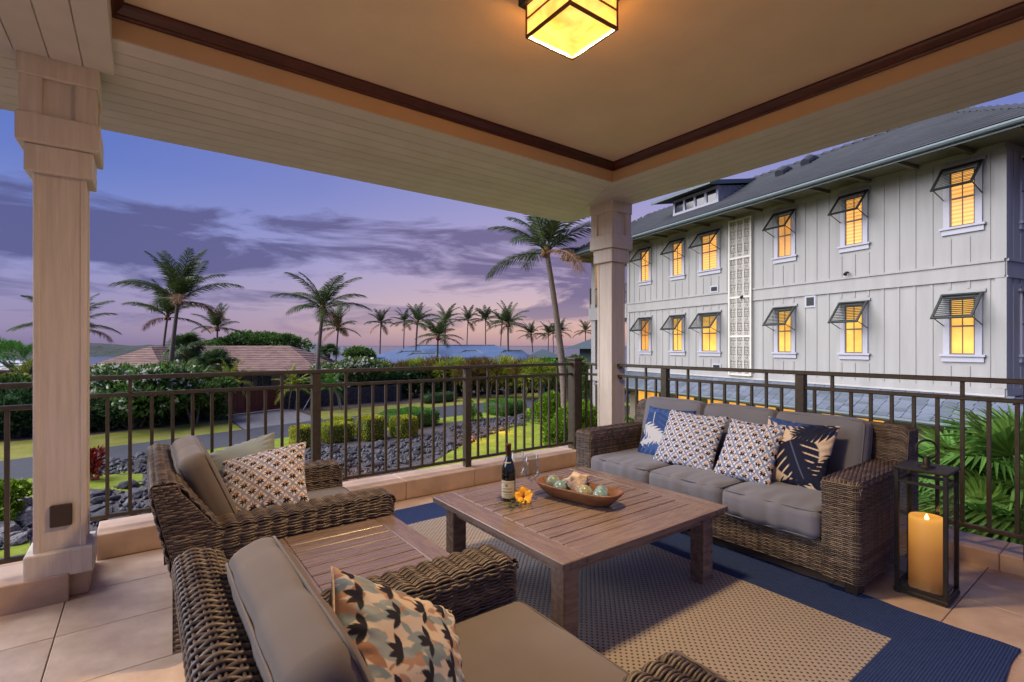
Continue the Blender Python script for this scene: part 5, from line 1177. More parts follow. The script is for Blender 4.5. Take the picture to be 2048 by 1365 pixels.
def hedge(label, p, size, rz, n, m, ln=.07, wd=.04, seed=0, round_=.35, top=None, group=None):
    t = thing('hedge', label, 'hedge', p, rz, group); h = np.array(size) / 2; r = np.random.default_rng(seed)
    P = r.uniform(-1, 1, (n, 3)); ax = r.choice(3, n, p=[.3, .3, .4]); P[np.arange(n), ax] = np.where(ax == 2, 1, np.sign(P[np.arange(n), ax])); q = np.abs(P) ** 6
    P = P / (np.sum(np.abs(P) ** (2 / round_), 1) ** (round_ / 2))[:, None] * (1 + r.normal(0, .03, (n, 1)) + .03 * np.sin(P[:, :1] * 6 + seed))
    d = P / np.linalg.norm(P, axis=1)[:, None]; C = P * h + np.array([0, 0, h[2]]); C[:, 2] = np.maximum(C[:, 2], .01)
    link('foliage', leaves_mesh('foliage', C - d * .03, d, ln, wd, m), t)
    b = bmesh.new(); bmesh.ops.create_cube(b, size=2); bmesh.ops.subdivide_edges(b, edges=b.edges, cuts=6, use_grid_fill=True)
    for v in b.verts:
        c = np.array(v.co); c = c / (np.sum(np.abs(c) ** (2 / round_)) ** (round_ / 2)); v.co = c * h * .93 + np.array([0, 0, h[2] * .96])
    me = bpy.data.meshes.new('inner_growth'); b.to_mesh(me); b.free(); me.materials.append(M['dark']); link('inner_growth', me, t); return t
# trimmed hedges
HG = 'clipped hedge blocks beside the lava rocks'
def hb(label, x0, x1, ytop, ybot, depth_m, m, n, seed, rz=.17, rd=.28):
    p = at((x0 + x1) / 2, ybot, G); d = p @ FWD; w = (x1 - x0) * d / F; hh = (ybot - ytop) * d / F * .93
    hedge(label, p + np.array([.15, depth_m / 2 * .8, 0]), (w * .92, depth_m, hh), rz, n, m, seed=seed, round_=rd, group=HG)
hb('low lime clipped hedge block nearest the armchair cushions', 582, 626, 853, 896, 1.0, M['lime'], 3400, 1)
hb('lime clipped hedge block with rounded dark side left of the pair', 641, 702, 846, 886, 1.3, M['lime'], 4200, 2)
hb('small lime clipped hedge block set back behind the rounded one', 664, 702, 836, 868, 1.0, M['lime'], 2600, 3)
hb('tall lime clipped hedge block, left one of the close pair', 716, 770, 833, 882, 1.1, M['lime'], 3800, 4)
hb('lime clipped hedge block, right one of the close pair', 785, 834, 833, 877, 1.1, M['lime'], 3600, 5)
hb('long low green clipped hedge behind the close pair of lime blocks', 772, 888, 820, 856, 2.2, M['hedge'], 7500, 6, rd=.45)
hb('low green rounded hedge at the far end of the lava bank', 985, 1062, 800, 832, 2.2, M['hedge'], 5600, 7, rd=.5)
# bright shrubs right
bush('shrub', 'bright green rounded shrub left of the leaning palm trunk', 'shrub', at(1092, 850, G) + np.array([.3, .3, 0]), (1.5, 1.3, 1.35), 7500, M['bright'], .14, .085, 10, 31, 2)
bush('shrub', 'bright yellow green shrub at the foot of the leaning palm', 'shrub', at(1122, 886, G), (1.35, 1.1, 1.15), 7000, M['bright'], .13, .08, 9, 32, 2)
bush('shrub', 'bright green shrub behind the corner railing post', 'shrub', at(1178, 880, G), (1.2, 1.2, 1.3), 5200, M['bright'], .13, .08, 9, 33, 2)
bush('shrub', 'dark green shrub between the corner post and right column', 'shrub', at(1176, 815, G), (1.3, 1.2, 1.7), 3500, M['bush'], .16, .09, 8, 34, 2)
bush('shrub', 'small green shrub right of the right column below the skirt roof', 'shrub', at(1268, 895, G), (1.0, .9, .9), 2600, M['bush'], .12, .07, 7, 35, 2)
bush('shrub', 'small soft green shrub on top of the lava bank', 'shrub', at(940, 842, G), (.7, .6, .85), 1500, M['hedge'], .14, .05, 6, 36, 2)
bush('shrub', 'lime green shrub left of the left column among rocks', 'shrub', at(12, 1050, G), (.8, .7, .75), 3000, M['bright'], .11, .06, 7, 37, 2)
bush('shrub', 'small red leaved plant right behind the left column', 'shrub', at(190, 960, G), (.42, .42, .75), 500, M['red'], .22, .07, 6, 38, 2)
# plumeria bushes with white flowers
bush('plumeria', 'big white flowering plumeria bush right of the left column', 'shrub', at(262, 862, G) + np.array([0, 1.2, 0]), (3.1, 2.2, 1.55), 7500, M['bush'], .30, .13, 18, 41, 6, 170, 1.15, 'white flowering plumeria bushes')
bush('plumeria', 'white flowering plumeria bush in front of the blue roofs', 'shrub', at(722, 806, G) + np.array([0, 1.6, 0]), (3.0, 2.2, 1.45), 6500, M['bush'], .30, .13, 16, 42, 5, 160, 1.25, 'white flowering plumeria bushes')
bush('plumeria', 'plumeria bush mostly hidden behind the left column', 'shrub', at(66, 872, G) + np.array([-2.2, 2.0, 0]), (2.6, 2, 1.5), 5000, M['bush'], .3, .12, 12, 43, 4, 16, 1.3, 'white flowering plumeria bushes')
bush('plumeria', 'lower plumeria bush with few flowers beside the areca palms', 'shrub', at(395, 852, G) + np.array([0, 1.4, 0]), (1.9, 1.6, 1.35), 4200, M['bush'], .28, .12, 10, 44, 4, 26, .95, 'white flowering plumeria bushes')
# dark understorey
for i, (px, py, rd, lb) in enumerate(((205, 866, (1.6, 1.3, 1.2), 'dark understorey shrub nearest the left column'), (262, 860, (1.7, 1.2, 1.1), 'dark understorey shrub below the big plumeria'), (322, 854, (1.6, 1.2, 1.2), 'dark understorey shrub below the right half of the plumeria'), (375, 848, (1.5, 1.1, 1.2), 'dark understorey shrub left of the round fern bush'),
        (424, 842, (1.25, 1.0, .95), 'round ferny shrub by the red gate'), (620, 812, (1.8, 1.4, 1.5), 'dark shrub right of the red gate'), (668, 808, (1.7, 1.4, 1.5), 'dark shrub left below the second plumeria'), (740, 804, (1.9, 1.4, 1.4), 'dark shrub below the second plumeria'), (25, 880, (2.0, 1.5, 1.5), 'dark shrub left of the left column by the verge'), (-30, 884, (2.0, 1.5, 1.7), 'dark shrub at the left edge of the view'))):
    bush('shrub', lb, 'shrub', at(px, py, G) + np.array([0, .9, 0]), rd, 2600, M['dark'] if i != 4 else M['bush'], .26, .10, 8, 60 + i, 2, group='shrubs of the far border')
for i, (px, py) in enumerate(((800, 800), (848, 797), (896, 794), (944, 791), (992, 789), (1040, 787), (1088, 785), (1140, 783))):
    bush('shrub', ('dark broadleaf shrub of the far hedge, %s' % ('leftmost of the row', 'second from its left end', 'third from its left end', 'fourth from its left end', 'fifth from its left end', 'sixth from its left end', 'next to the leaning palm trunk', 'rightmost, by the corner post')[i]), 'shrub', at(px, py, G) + np.array([.2, 1.2, 0]), (1.9, 1.5, 1.75), 2600, M['dark'], .42, .16, 9, 80 + i, 1, group='dark shrubs lining the far verge')
hb('low dark hedge in front of the broadleaf shrubs', 836, 925, 786, 806, 1.2, M['dark'], 3000, 9, rd=.5)
# trees
def tree(label, p, rad, n, m, ln, wd, seed, lift, lumps=20):
    t = thing('tree', label, 'tree', p); C, d = lumpy(n, rad, lumps, seed, .5); C[:, 2] += lift + rad[2] * .4
    link('crown', leaves_mesh('crown', C, d + np.array([0, 0, .3]), ln, wd, m), t); r = np.random.default_rng(seed)
    MB().tube([(0, 0, 0), (.1, .05, lift * .6), (.0, .1, lift + rad[2] * .3)], [.3, .24, .14], 8).obj('trunk', M['twig'], t)
    for k in range(4):
        a = r.uniform(0, 6.28); MB().tube([(0, .05, lift * .7), (cos(a) * rad[0] * .3, sin(a) * rad[1] * .3, lift + rad[2] * .2), (cos(a) * rad[0] * .6, sin(a) * rad[1] * .6, lift + rad[2] * .5)], [.16, .11, .04], 6).obj('limb', M['twig'], t)
    return t
def gat(px, d, z=None):
    p = atd(px, HY, d); p[2] = G - .012 - 7.0 * float(smooth(58, 120, d)) - .5 * float(smooth(40, 58, d)) if z is None else z; return p
def crown_h(py, d): return H - (py - HY) * d / F
tree('dense dark green domed tree behind the brown shingled roof', gat(520, 60), (4.6, 4.2, 2.3), 14000, M['bush'], .42, .24, 91, 3.3, 26)
tree('smaller dark tree left of the domed tree behind the brown roof', gat(432, 62), (3.0, 2.6, 1.9), 6000, M['bush'], .40, .22, 92, 3.0, 14)
tree('spreading green tree behind the second plumeria, left of the blue roofs', gat(715, 52), (1.9, 1.7, 1.0), 3600, M['bush'], .32, .2, 93, 3.1, 12)
tree('small round tree behind the right end of the blue roofs', gat(1033, 72), (1.6, 1.5, .9), 2600, M['bush'], .35, .22, 94, 3.6, 8)
tree('bright green tree left behind the corner post', gat(1110, 46), (2.3, 2, 1.6), 5200, M['hedge'], .3, .18, 95, 1.3, 12)
tree('dark green tree under the green walled house', gat(1150, 44), (1.6, 1.4, 1.4), 3000, M['bush'], .3, .18, 96, 1.6, 9)
tree('feathery tree left of the left column by the pale roof', gat(42, 34), (1.7, 1.5, 1.6), 3600, M['hedge'], .22, .05, 97, 2.6, 10)
# golden areca row
for i, (px, d, m_) in enumerate(((790, 44, 'rust'), (832, 44, 'areca'), (868, 43, 'rust'), (905, 43, 'areca'), (942, 42, 'rust'), (978, 42, 'rust'), (1012, 42, 'areca'), (1046, 41, 'rust'), (1082, 40, 'areca'))):
    bush('areca_clump', 'feathery golden areca clump below the blue roofs, %s' % ('first from the plumeria', 'second from the plumeria', 'third from the plumeria', 'fourth from the plumeria', 'in the middle of the row', 'fourth from the leaning palm', 'third from the leaning palm', 'second from the leaning palm', 'nearest the leaning palm')[i], 'plant', gat(px, d), (1.35, 1.2, 1.25), 1900, M[m_], .62, .06, 9, 110 + i, 5, 0, 1.35, 'areca clumps below the blue roofs')
# ================================================================== PALMS
def frond_mesh(name, m, Ln, el, droop, nl=34, lw=.045, ll=.62, hang=.5, seed=0):
    """a feather frond along +x from the origin: rachis plus drooping leaflets"""
    r = np.random.default_rng(seed); s = np.linspace(0, 1, 18); ang = el - (el + droop) * s ** 1.25; dx = np.cos(ang) * Ln / 17; dz = np.sin(ang) * Ln / 17
    X = np.r_[0, np.cumsum(dx[:-1])]; Z = np.r_[0, np.cumsum(dz[:-1])]; mb = MB().tube(np.c_[X, 0 * X, Z], np.linspace(.035, .006, 18) * (Ln / 3), 4, False)
    V = []; 
    for side in (-1, 1):
        t = np.linspace(.10, .995, nl) + r.normal(0, .006, nl); x = np.interp(t, s, X); z = np.interp(t, s, Z); a = np.interp(t, s, ang)
        l = ll * Ln / 3 * np.sin(np.clip(t * .86 + .10, 0, 1) * pi) ** .55 * (1 - .25 * t) * r.uniform(.85, 1.1, nl); sw = R(38) + R(24) * t
        d = np.stack([np.sin(sw) * np.cos(a), side * np.cos(sw) * np.ones(nl), np.sin(sw) * np.sin(a) + .10], -1); d += r.normal(0, .07, d.shape); d /= np.linalg.norm(d, axis=1)[:, None]
        T = np.stack([np.cos(a), 0 * a, np.sin(a)], -1); w = lw * Ln / 3 * np.sin(np.clip(t + .15, 0, 1) * pi * .8) ** .3
        p0 = np.stack([x, 0 * x, z], -1); p1 = p0 + d * (l * .5)[:, None] - np.array([0, 0, 1]) * (l * hang * .14)[:, None]; p2 = p1 + (d - np.array([0, 0, hang * 1.1])) * (l * .52)[:, None]
        for k in range(nl):
            b = len(V)
            V += [(p0[k] - T[k] * w[k] * .4, p0[k] + T[k] * w[k] * .4, p1[k] + T[k] * w[k] * .5, p1[k] - T[k] * w[k] * .5), (p1[k] - T[k] * w[k] * .5, p1[k] + T[k] * w[k] * .5, p2[k] + T[k] * w[k] * .06, p2[k] - T[k] * w[k] * .06)]
    for q in V: mb.add(np.array(q), [(0, 1, 2, 3)])
    return mb.mesh(name, m)
KINDS = [(82, -35), (62, -5), (44, 18), (24, 38), (4, 52), (-20, 66)]     # elevation at the base, droop at the tip
FR = {}
for lod, (m_, nl, lw) in {'near': (M['palm'], 84, .040), 'mid': (M['palm'], 56, .058), 'far': (M['palm_far'], 32, .10)}.items():
    FR[lod] = [frond_mesh('frond', m_, 3.0, R(e), R(dp), nl, lw, .95, .5, k) for k, (e, dp) in enumerate(KINDS)]
def palm(label, px, py, d, rad, base, lod='mid', nf=20, seed=0, tr_=.14, droopy=0.0, wind=.0, group='coconut palms of the garden and shore', gz=None):
    """px,py: where the fronds start in the photo; d: distance; rad: frond length; base: px of the trunk's foot"""
    r = np.random.default_rng(seed); top = atd(px, py, d); b = gat(base, d, gz) if np.isscalar(base) else np.array(base); t = thing('palm_tree', label, 'palm tree', b, group=group)
    top = top - b; n = 14; s = np.linspace(0, 1, n); c = np.array([top[0] * .15, top[1] * .15, top[2] * .5]); P = ((1 - s) ** 2)[:, None] * 0 + (2 * s * (1 - s))[:, None] * (top * np.array([.28, .28, .5])) + (s ** 2)[:, None] * top
    rr = tr_ * (1.35 * np.exp(-s * 9) + 1 - .38 * s); P2 = np.repeat(P, 1, 0); mb = MB().tube(P, rr, 10 if lod != 'far' else 6)
    mb.obj('trunk', M['bark'], t, True)
    MB().tube([top - (0, 0, .35), top + (0, 0, .05), top + (0, 0, .35)], [tr_ * .75, tr_ * 1.25, tr_ * .4], 8).obj('crown_shaft', M['husk'], t, True)
    if lod != 'far':
        for k in range(5):
            a = r.uniform(0, 6.28); q = top + np.array([cos(a) * .2, sin(a) * .2, -.22]); MB().lathe([(0, -.14), (.07, -.10), (.10, 0), (.07, .1), (0, .12)], 8, q).obj('coconut', M['husk'], t, True)
    for k in range(nf):
        a = k * 2.39996 + r.uniform(-.25, .25); f = k / nf; ki = int(np.clip(f * 5.2 + r.uniform(-.7, .5) + droopy, 0, 5)); o = link('frond', FR[lod][ki], t, top + np.array([cos(a) * tr_ * .4, sin(a) * tr_ * .4, .1 - .25 * f]))
        sc_ = rad / 3.0 * r.uniform(.86, 1.1) * (1.0 if ki < 5 else .9); o.rotation_euler = (r.uniform(-.25, .25), r.uniform(-.1, .1), a); o.scale = (sc_,) * 3
        if k >= nf - 1 - seed % 2: o.material_slots[0].link = 'OBJECT'; o.material_slots[0].material = M['husk']
    return t
palm('tall coconut palm leaning right over the shingled roof, left of view', 357, 600, 33, 3.75, 334, 'near', 17, 1, .17, -.9)
palm('slim coconut palm leaning left behind the tall leaning one', 335, 633, 42, 3.2, 318, 'mid', 15, 2, .13, -.6)
palm('coconut palm rising behind the middle of the shingled roof', 435, 657, 56, 3.0, 432, 'mid', 16, 3, .14, -.6)
palm('tall drooping coconut palm right of the shingled roof', 646, 616, 34, 3.05, 630, 'near', 17, 4, .17, .3)
palm('thin coconut palm just right of the drooping one', 677, 655, 48, 2.35, 668, 'mid', 18, 5, .11)
palm('coconut palm on the shore, first from left of the distant row', 762, 646, 70, 2.4, 758, 'far', 18, 6, .14)
palm('coconut palm of the distant row with one frond hanging', 809, 643, 76, 2.3, 805, 'far', 16, 7, .13, .5)
palm('coconut palm at the left end of the blue roofs', 835, 644, 57, 2.4, 828, 'mid', 18, 8, .15)
palm('short coconut palm in front of the blue roofs', 876, 674, 50, 2.55, 873, 'mid', 20, 9, .14)
palm('coconut palm behind the middle of the blue roofs', 891, 640, 62, 2.3, 888, 'mid', 18, 10, .13)
palm('slender shore palm behind the blue roof ridge, left one', 936, 641, 78, 2.5, 931, 'far', 17, 11, .13)
palm('slender shore palm behind the blue roof ridge, right one', 971, 639, 78, 2.4, 971, 'far', 17, 12, .13)
palm('coconut palm half behind the bushier one at the right of the blue roofs', 1004, 644, 70, 2.3, 998, 'far', 16, 13, .12)
palm('bushy coconut palm standing before the right end of the blue roofs', 1016, 648, 56, 2.6, 1016, 'mid', 20, 14, .15)
palm('shore palm alone against the sea, bent trunk', 1062, 669, 72, 2.2, 1070, 'far', 17, 15, .12)
palm('shore palm left of the leaning trunk, left one of the touching pair', 1097, 668, 80, 2.2, 1095, 'far', 15, 16, .12)
palm('shore palm left of the leaning trunk, right one of the touching pair', 1106, 665, 84, 2.1, 1108, 'far', 15, 17, .12)
palm('shore palm directly right of the leaning trunk', 1121, 663, 80, 2.3, 1119, 'far', 15, 18, .12)
palm('shore palm beside the neighbouring house porch', 1171, 663, 80, 2.1, 1171, 'far', 15, 19, .12)
palm('tallest coconut palm with long curving trunk before the right column', 1093, 502, 25.6, 3.7, at(1136, 866, G), 'near', 16, 20, .20, -.3)
palm('coconut palm with its crown hidden by the left column', 140, 655, 23, 2.05, 122, 'near', 18, 21, .16, .3)
# fan palms
def fan_leaf_mesh(name, m, rad=1.0, seg=30, spread=250, cup=.25, droop=.35, w=.05, pet=.6, seed=0):
    r = np.random.default_rng(seed); mb = MB().tube([(0, 0, 0), (pet * .6, 0, .05), (pet, 0, 0)], [.02, .014, .012], 5, False)
    for k in range(seg):
        a = R(-spread / 2 + spread * (k + .5) / seg); l = rad * (1 - .28 * (abs(a) / R(spread / 2)) ** 2) * r.uniform(.93, 1.05); d = np.array([cos(a), sin(a), 0]); s_ = np.array([-sin(a), cos(a), 0]); wv = w * l
        q = np.array([0, .35, .65, 1.0]); z = cup * q * l * .5 - droop * l * q ** 3 + r.normal(0, .02); c = np.array([pet, 0, 0]) + q[:, None] * l * d * (1 - .12 * q[:, None]) ; c[:, 2] += z; ww = np.array([.15, 1.0, .8, .08]) * wv; fold = np.array([0, 0, 1]) * ww[:, None] * .35 * (-1) ** 1
        V = np.stack([c - s_ * ww[:, None] + fold * 0 + np.array([0, 0, 1]) * ww[:, None] * .4, c, c + s_ * ww[:, None] + np.array([0, 0, 1]) * ww[:, None] * .4], 1); mb.grid(V)
    return mb.mesh(name, m)
def fan_palm(label, p, hgt, rad, n, m, seed, tr_=.09, group='fan palms', low=-.5, trunk=True):
    t = thing('fan_palm', label, 'palm tree', p, group=group); r = np.random.default_rng(seed); me = [fan_leaf_mesh('fan_leaf', m, rad, 26, 230, .3, .35 + .3 * k, .055, rad * .75, seed + k) for k in range(3)]
    MB().tube([(0, 0, 0), (.05, 0, hgt * .5), (0, 0, hgt)], [tr_ * 1.3, tr_, tr_ * 1.2], 8).obj('trunk', M['bark'], t, True)
    MB().tube([(0, 0, hgt - .3), (0, 0, hgt), (0, 0, hgt + .2)], [tr_ * 1.3, tr_ * 2, tr_ * .5], 8).obj('crown_shaft', M['husk'], t)
    for k in range(n):
        a = k * 2.4 + r.uniform(-.3, .3); e = np.interp(k / n, [0, 1], [1.35, low]) + r.uniform(-.15, .15); o = link('fan_leaf', me[min(2, int(k / n * 3))], t, (0, 0, hgt)); o.rotation_euler = (r.uniform(-.5, .5), -e, a); s = r.uniform(.85, 1.1); o.scale = (s, s, s)
    return t
FG = 'dark fan palms before the shingled house'
fan_palm('dark fan palm with bare trunk before the left hip of the shingled roof', gat(371, 36), crown_h(700, 36) - G, .95, 22, M['fandark'], 3, .12, FG)
fan_palm('low dark fan palm before the middle of the shingled roof', gat(432, 34.5), crown_h(738, 34.5) - G, 1.0, 22, M['fandark'], 5, .11, FG, -.2)
fan_palm('small fan palm between the drooping palm and the spreading tree', gat(657, 45), crown_h(708, 45) - G, .75, 14, M['fandark'], 6, .1, FG, .2)
NG = 'bright fan palms between the lanai and neighbouring house'
for i, (px, py, d, rad, n) in enumerate(((1930, 985, 6.9, .62, 20), (2030, 965, 6.3, .70, 22), (1975, 1085, 6.0, .55, 18), (1868, 1010, 7.6, .5, 16), (2100, 1060, 5.8, .65, 18))):
    p = atd(px, py, d); h_ = p[2] - G; p[2] = G
    fan_palm('bright green fan palm right of the lantern, %s' % ('in front of the tan wall', 'at the right edge under the slates', 'lowest one, behind the bottom rail', 'slim one nearest the sofa back', 'partly outside the right edge'),
             p, h_, rad, n, M['fan'], 20 + i, .05, NG, -.5) if i < 0 else fan_palm('bright green fan palm right of the lantern, ' + ('in front of the tan wall', 'at the right edge under the slates', 'lowest one, behind the bottom rail', 'slim one nearest the sofa back', 'partly outside the right edge')[i], p, h_, rad, n, M['fan'], 20 + i, .05, NG, -.5)
# areca palms by the red gate, and a cycad-like palm left
AF = [frond_mesh('frond', M['areca'], 3.0, R(e), R(dp), 26, .085, .75, .5, 90 + k) for k, (e, dp) in enumerate(KINDS)]
DF = [frond_mesh('frond', M['hedge'], 3.0, R(e), R(dp), 26, .085, .75, .5, 96 + k) for k, (e, dp) in enumerate(KINDS)]
def areca(label, px, py, d, rad, nf, seed, fr, leans=3, base=None):
    t = thing('areca_palm', label, 'palm tree', gat(base or px, d), group='small feather palms beside the gate'); r = np.random.default_rng(seed); top = atd(px, py, d) - np.array(t.location)
    for k in range(leans):
        q = np.array([r.uniform(-.3, .3), r.uniform(-.3, .3), 0]); MB().tube([q, q * 1.2 + top * .5, top + q * .6], [.06, .045, .04], 6).obj('trunk', M['twig'], t)
    for k in range(nf):
        a = k * 2.4 + r.uniform(-.3, .3); ki = int(np.clip(k / nf * 6 + r.uniform(-.5, .5), 0, 5)); o = link('frond', fr[ki], t, top + r.normal(0, .12, 3)); s = rad / 3 * r.uniform(.8, 1.1); o.scale = (s, s, s); o.rotation_euler = (r.uniform(-.3, .3), 0, a)
    return t
areca('yellow green areca palm left of the red gate', 398, 785, 30.5, 1.5, 22, 1, AF, 3, 405)
areca('areca palm with yellowing fronds over the left end of the gate', 462, 765, 32, 1.6, 22, 2, AF, 2, 452)
areca('yellowing areca palm right of the gate, propped by white stakes', 590, 772, 34.5, 1.75, 22, 3, AF, 2, 585)
areca('green feather palm under the second plumeria by the thick post', 662, 775, 34, 1.7, 18, 4, DF, 2, 672)
areca('green feather palm left of the left column', 40, 815, 25, 1.5, 18, 5, DF, 3)
areca('yellow green areca palm behind the left column by the pale roof', 52, 750, 33, 1.5, 16, 6, AF, 3)
st = thing('tree_stake', 'white slanted support stake by the yellowing areca palm', 'stake', at(607, 820, G)); MB().tube([(0, 0, 0), (.55, .1, .95)], .035, 6).obj('pole', M['white'], st)

# ================================================================== FAR HOUSES, GATE, SEA SHORE
def hiproof(mb, x0, x1, y0, y1, ze, zr, th=.12, n=14, ridge_x=True):
    """stepped hip roof in local axes"""
    hw = (y1 - y0) / 2; yc = (y0 + y1) / 2
    run = min(hw, (x1 - x0) / 2)
    for i in range(n):
        a, b = run * i / n, run * (i + 1) / n; za, zb_ = ze + (zr - ze) * i / n, ze + (zr - ze) * (i + 1) / n; t = (zr - ze) / n * .35
        for q in (((x0 + a, y0 + a), (x1 - a, y0 + a), (x1 - b, y0 + b), (x0 + b, y0 + b)), ((x1 - a, y0 + a), (x1 - a, y1 - a), (x1 - b, y1 - b), (x1 - b, y0 + b)), ((x1 - a, y1 - a), (x0 + a, y1 - a), (x0 + b, y1 - b), (x1 - b, y1 - b)), ((x0 + a, y1 - a), (x0 + a, y0 + a), (x0 + b, y0 + b), (x0 + b, y1 - b))):
            V = [(*q[0], za + t), (*q[1], za + t), (*q[2], zb_), (*q[3], zb_), (*q[0], za), (*q[1], za)]; mb.add(V, [(0, 1, 2, 3), (4, 5, 1, 0)])
    mb.add([(x0, y0, ze), (x1, y0, ze), (x1, y1, ze), (x0, y1, ze)], [(3, 2, 1, 0)]); return mb
def local(t, px, d, rz): t.location = tuple(atd(px, HY, d) * np.array([1, 1, 0])); t.rotation_euler = (0, 0, rz)
VIEW = TH - R(90)                    # local y points away from the viewer, x to the right
bh = thing('house', 'low house with brown shingled hip roofs behind the red gate', 'house'); local(bh, 440, 42, VIEW)
sc1 = 42 / F
X = lambda px: (px - 440) * sc1
hiproof(MB(), X(395) - 5.5, X(668), -3.2, 5.4, crown_h(741, 40), 1.50).obj('roof', M['shingle'], bh)
hiproof(MB(), X(258), X(418), -5.5, 2.6, crown_h(742, 38), 1.46).obj('roof', M['shingle'], bh)
hiproof(MB(), X(452), X(522), -6.2, -2.4, crown_h(752, 37), crown_h(731, 38)).obj('porch_roof', M['shingle'], bh)
bx((X(300), -4.6, G), (X(640), 4.4, crown_h(744, 40))).obj('wall', M['darkwood'], bh)
bx((X(497), -5.9, G), (X(508), -5.5, crown_h(753, 37))).obj('pillar', M['white'], bh)
bx((X(470), -5.0, G), (X(494), -4.7, crown_h(755, 37))).obj('door', M['redwood'], bh)
for k in range(5): bx((X(512 + k * 17), -4.64, -1.9), (X(526 + k * 17), -4.6, -.75)).obj('window', M['darkwin'], bh)
gl_, gr_ = at(452, 832, G), at(563, 819, G); gv = gr_ - gl_; gt = thing('gate', 'dark red wooden gate of vertical boards across the driveway', 'gate', gl_, math.atan2(gv[1], gv[0])); W = np.linalg.norm(gv); gh = 1.42; ng = 16
gme = bx((.008, -.03, .05), (W / ng - .008, .03, gh), .006).mesh('board', M['redwood'])
for k in range(ng): link('board', gme, gt, (k * W / ng, 0, 0))
bx((0, -.05, gh + .001), (W, .05, gh + .10)).obj('top_rail', M['redwood'], gt); bx((0, -.05, .30), (W, -.031, .42)).obj('rail', M['redwood'], gt)
for x in (-.12, W * .33, W * .66, W + .02): bx((x, -.09, 0), (x + .10, -.052, gh + .14)).obj('gate_post', M['redwood'], gt)
bw = thing('wall', 'dark stone garden wall right of the red gate', 'wall', gr_, R(2)); bx((.15, -.1, 0), (9, .2, 1.25)).obj('stonework', M['rock'], bw)
bw = thing('wall', 'dark stone garden wall left of the gate behind the shrubs', 'wall', gl_, R(192)); bx((.15, -.2, 0), (12, .1, 1.3)).obj('stonework', M['rock'], bw)
# blue metal roofs
bl_ = thing('house', 'long low house under blue metal hip roofs by the sea', 'house'); local(bl_, 905, 60, VIEW + R(2)); s2 = 60 / F; XB = lambda px: (px - 905) * s2
def standing(t, x0, x1, y0, y1, ze, zr, nm='roof'):
    o = hiproof(MB(), x0, x1, y0, y1, ze, zr, n=1).obj(nm, M['bluemetal'], t); mb = MB(); hw = (y1 - y0) / 2; run = min(hw, (x1 - x0) / 2)
    for x in np.arange(x0 + .3, x1 - .2, .42):
        e = min(x - x0, x1 - x, run); z = ze + (zr - ze) * e / run; mb.add([(x - .035, y0, ze + .01), (x + .035, y0, ze + .01), (x + .035, y0 + e, z + .045), (x - .035, y0 + e, z + .045), (x - .035, y0, ze + .055), (x + .035, y0, ze + .055)], [(4, 5, 2, 3), (0, 4, 3, 3), (1, 2, 2, 5)] if False else [(4, 5, 2, 3)])
    for (xa, xb) in ((x0, x0 + run), (x1, x1 - run)): mb.tube([(xa, y0, ze + .03), (xb, y0 + run, zr + .04)], .11, 5)
    mb.tube([(x0 + run, y0 + run, zr + .03), (x1 - run, y0 + run, zr + .03)], .06, 5); r_ = mb.obj('roof_seams', M['gutter'], o)
standing(bl_, XB(752), XB(1072), -4.4, 5.6, crown_h(727, 57), 1.54)
standing(bl_, XB(770), XB(902), -7.2, -1.4, crown_h(741, 53), crown_h(703, 56)); standing(bl_, XB(800), XB(930), -9.4, -4.0, crown_h(745, 51), crown_h(707, 53.5)); standing(bl_, XB(900), XB(990), -5.6, -1.4, crown_h(722, 55), crown_h(702, 57)); standing(bl_, XB(965), XB(1082), -6.8, -1.6, crown_h(738, 54), crown_h(702, 56.5))
bx((XB(775), -4.0, -5), (XB(1055), 5, crown_h(728, 57))).obj('wall', M['darkwood'], bl_)
gh_ = thing('house', 'grey green walled house just left of the right column', 'house'); local(gh_, 1178, 48, VIEW - R(12)); s3 = 48 / F
bx((-.9, 0, -4), (3.2, 6, crown_h(697, 48))).obj('wall', M['greenwall'], gh_); hiproof(MB(), -2.2, 4.0, -1.0, 7, crown_h(698, 48), crown_h(672, 50)).obj('roof', M['gutter'], gh_); bx((.5, -.05, -.6), (.95, .0, .9)).obj('door', M['redwood'], gh_)
gh2 = thing('house', 'dark low hip roof seen over the bright tree, beside the sea', 'house'); local(gh2, 1088, 62, VIEW); hiproof(MB(), -2.6, 2.6, 0, 5, crown_h(716, 62), crown_h(699, 64)).obj('roof', M['gutter'], gh2); bx((-1.9, .6, -5), (1.9, 4.4, crown_h(716, 62))).obj('wall', M['darkwood'], gh2)
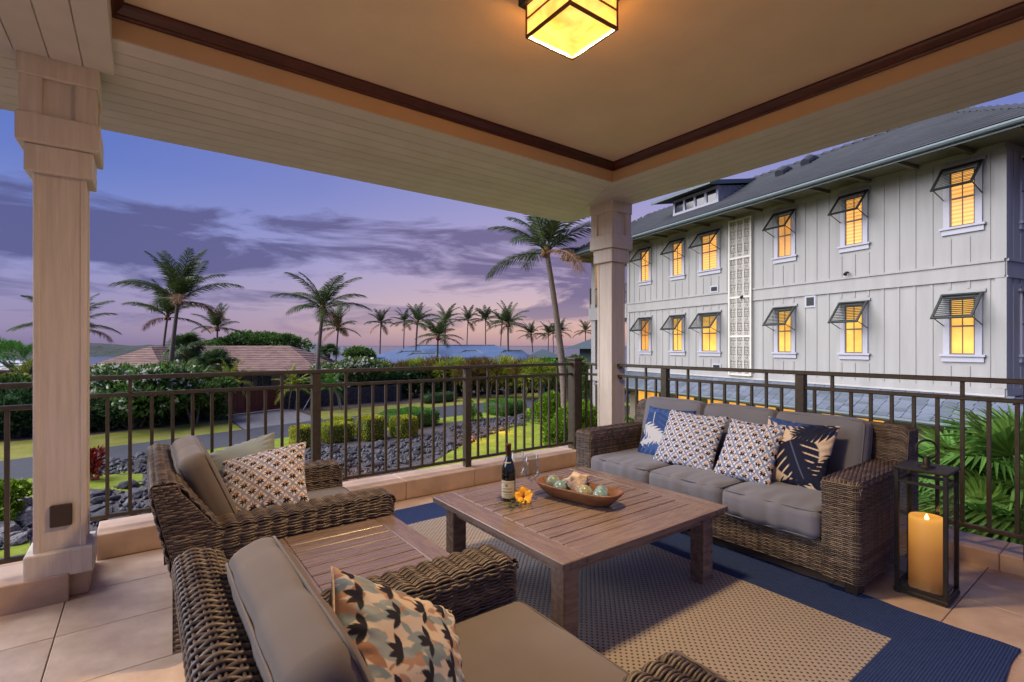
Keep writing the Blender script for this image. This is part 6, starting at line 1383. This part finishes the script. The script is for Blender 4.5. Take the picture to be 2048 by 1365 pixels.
lh = thing('house', 'pale roofed house left of the left column by the bay', 'house'); local(lh, 0, 34, VIEW); hiproof(MB(), -9, 1.55, 0, 7, crown_h(742, 34), crown_h(722, 37), n=3).obj('roof', M['white'], lh); bx((-9.05, -.06, crown_h(745, 34)), (1.6, -.01, crown_h(741, 34))).obj('fascia', M['redwood'], lh); bx((-8, .8, G), (.8, 6, crown_h(745, 34))).obj('wall', M['tanwall'], lh)
# land across the bay
def ridge(name, label, px0, px1, d, hmax, m, seed, deep=60):
    r = np.random.default_rng(seed); n = 60; px = np.linspace(px0, px1, n); pr_ = np.interp(np.linspace(0, 1, n), np.linspace(0, 1, 11), r.uniform(.55, 1, 11)); pr_ = pr_ * np.clip(np.minimum(np.linspace(0, 1, n), np.linspace(1, 0, n)) * 7, 0, 1) ** .6 + r.normal(0, .015, n); rows = []
    for k, (q, hh) in enumerate(((0, 0), (.12, .35), (.3, .75), (.5, 1), (.8, .8), (1, 0))): rows.append(np.array([atd(px[i], HY, d + q * deep) * np.array([1, 1, 0]) + np.array([0, 0, -7.6 + hh * hmax * pr_[i] + r.normal(0, .02 * hmax) * (0 < hh)]) for i in range(n)]))
    o = MB().grid(np.stack(rows)).obj(name, m, None, True); o['kind'] = 'structure'; return o
ridge('headland', '', -260, 470, 420, 17, M['hills'], 5, 120)
ridge('island', '', 596, 702, 520, 13.0, M['isle'], 8, 60)
# low garden lights that graze the edge of the lava bank
for i, (px, py, e) in enumerate(((622, 1000, 34), (716, 962, 30), (962, 884, 34), (1018, 866, 34))):
    p = at(px, py, G); t = thing('garden_light', 'low garden light edging the lava bank, ' + ('leftmost one', 'by the lawn bend', 'third from left', 'nearest the shrub')[i], 'light', p, group='garden lights along the lava bank')
    MB().tube([(0, 0, 0), (0, 0, .40)], .02, 6).obj('spike', M['iron'], t); MB().tube([(0, 0, .40), (.0, .0, .46)], [.035, .05], 8).obj('hood', M['iron'], t)
    ld = bpy.data.lights.new('lamp', 'POINT'); ld.energy = e; ld.color = (1, .36, .04); ld.shadow_soft_size = .05; link('lamp', ld, t, (-.25, .30, .55)).visible_camera = False
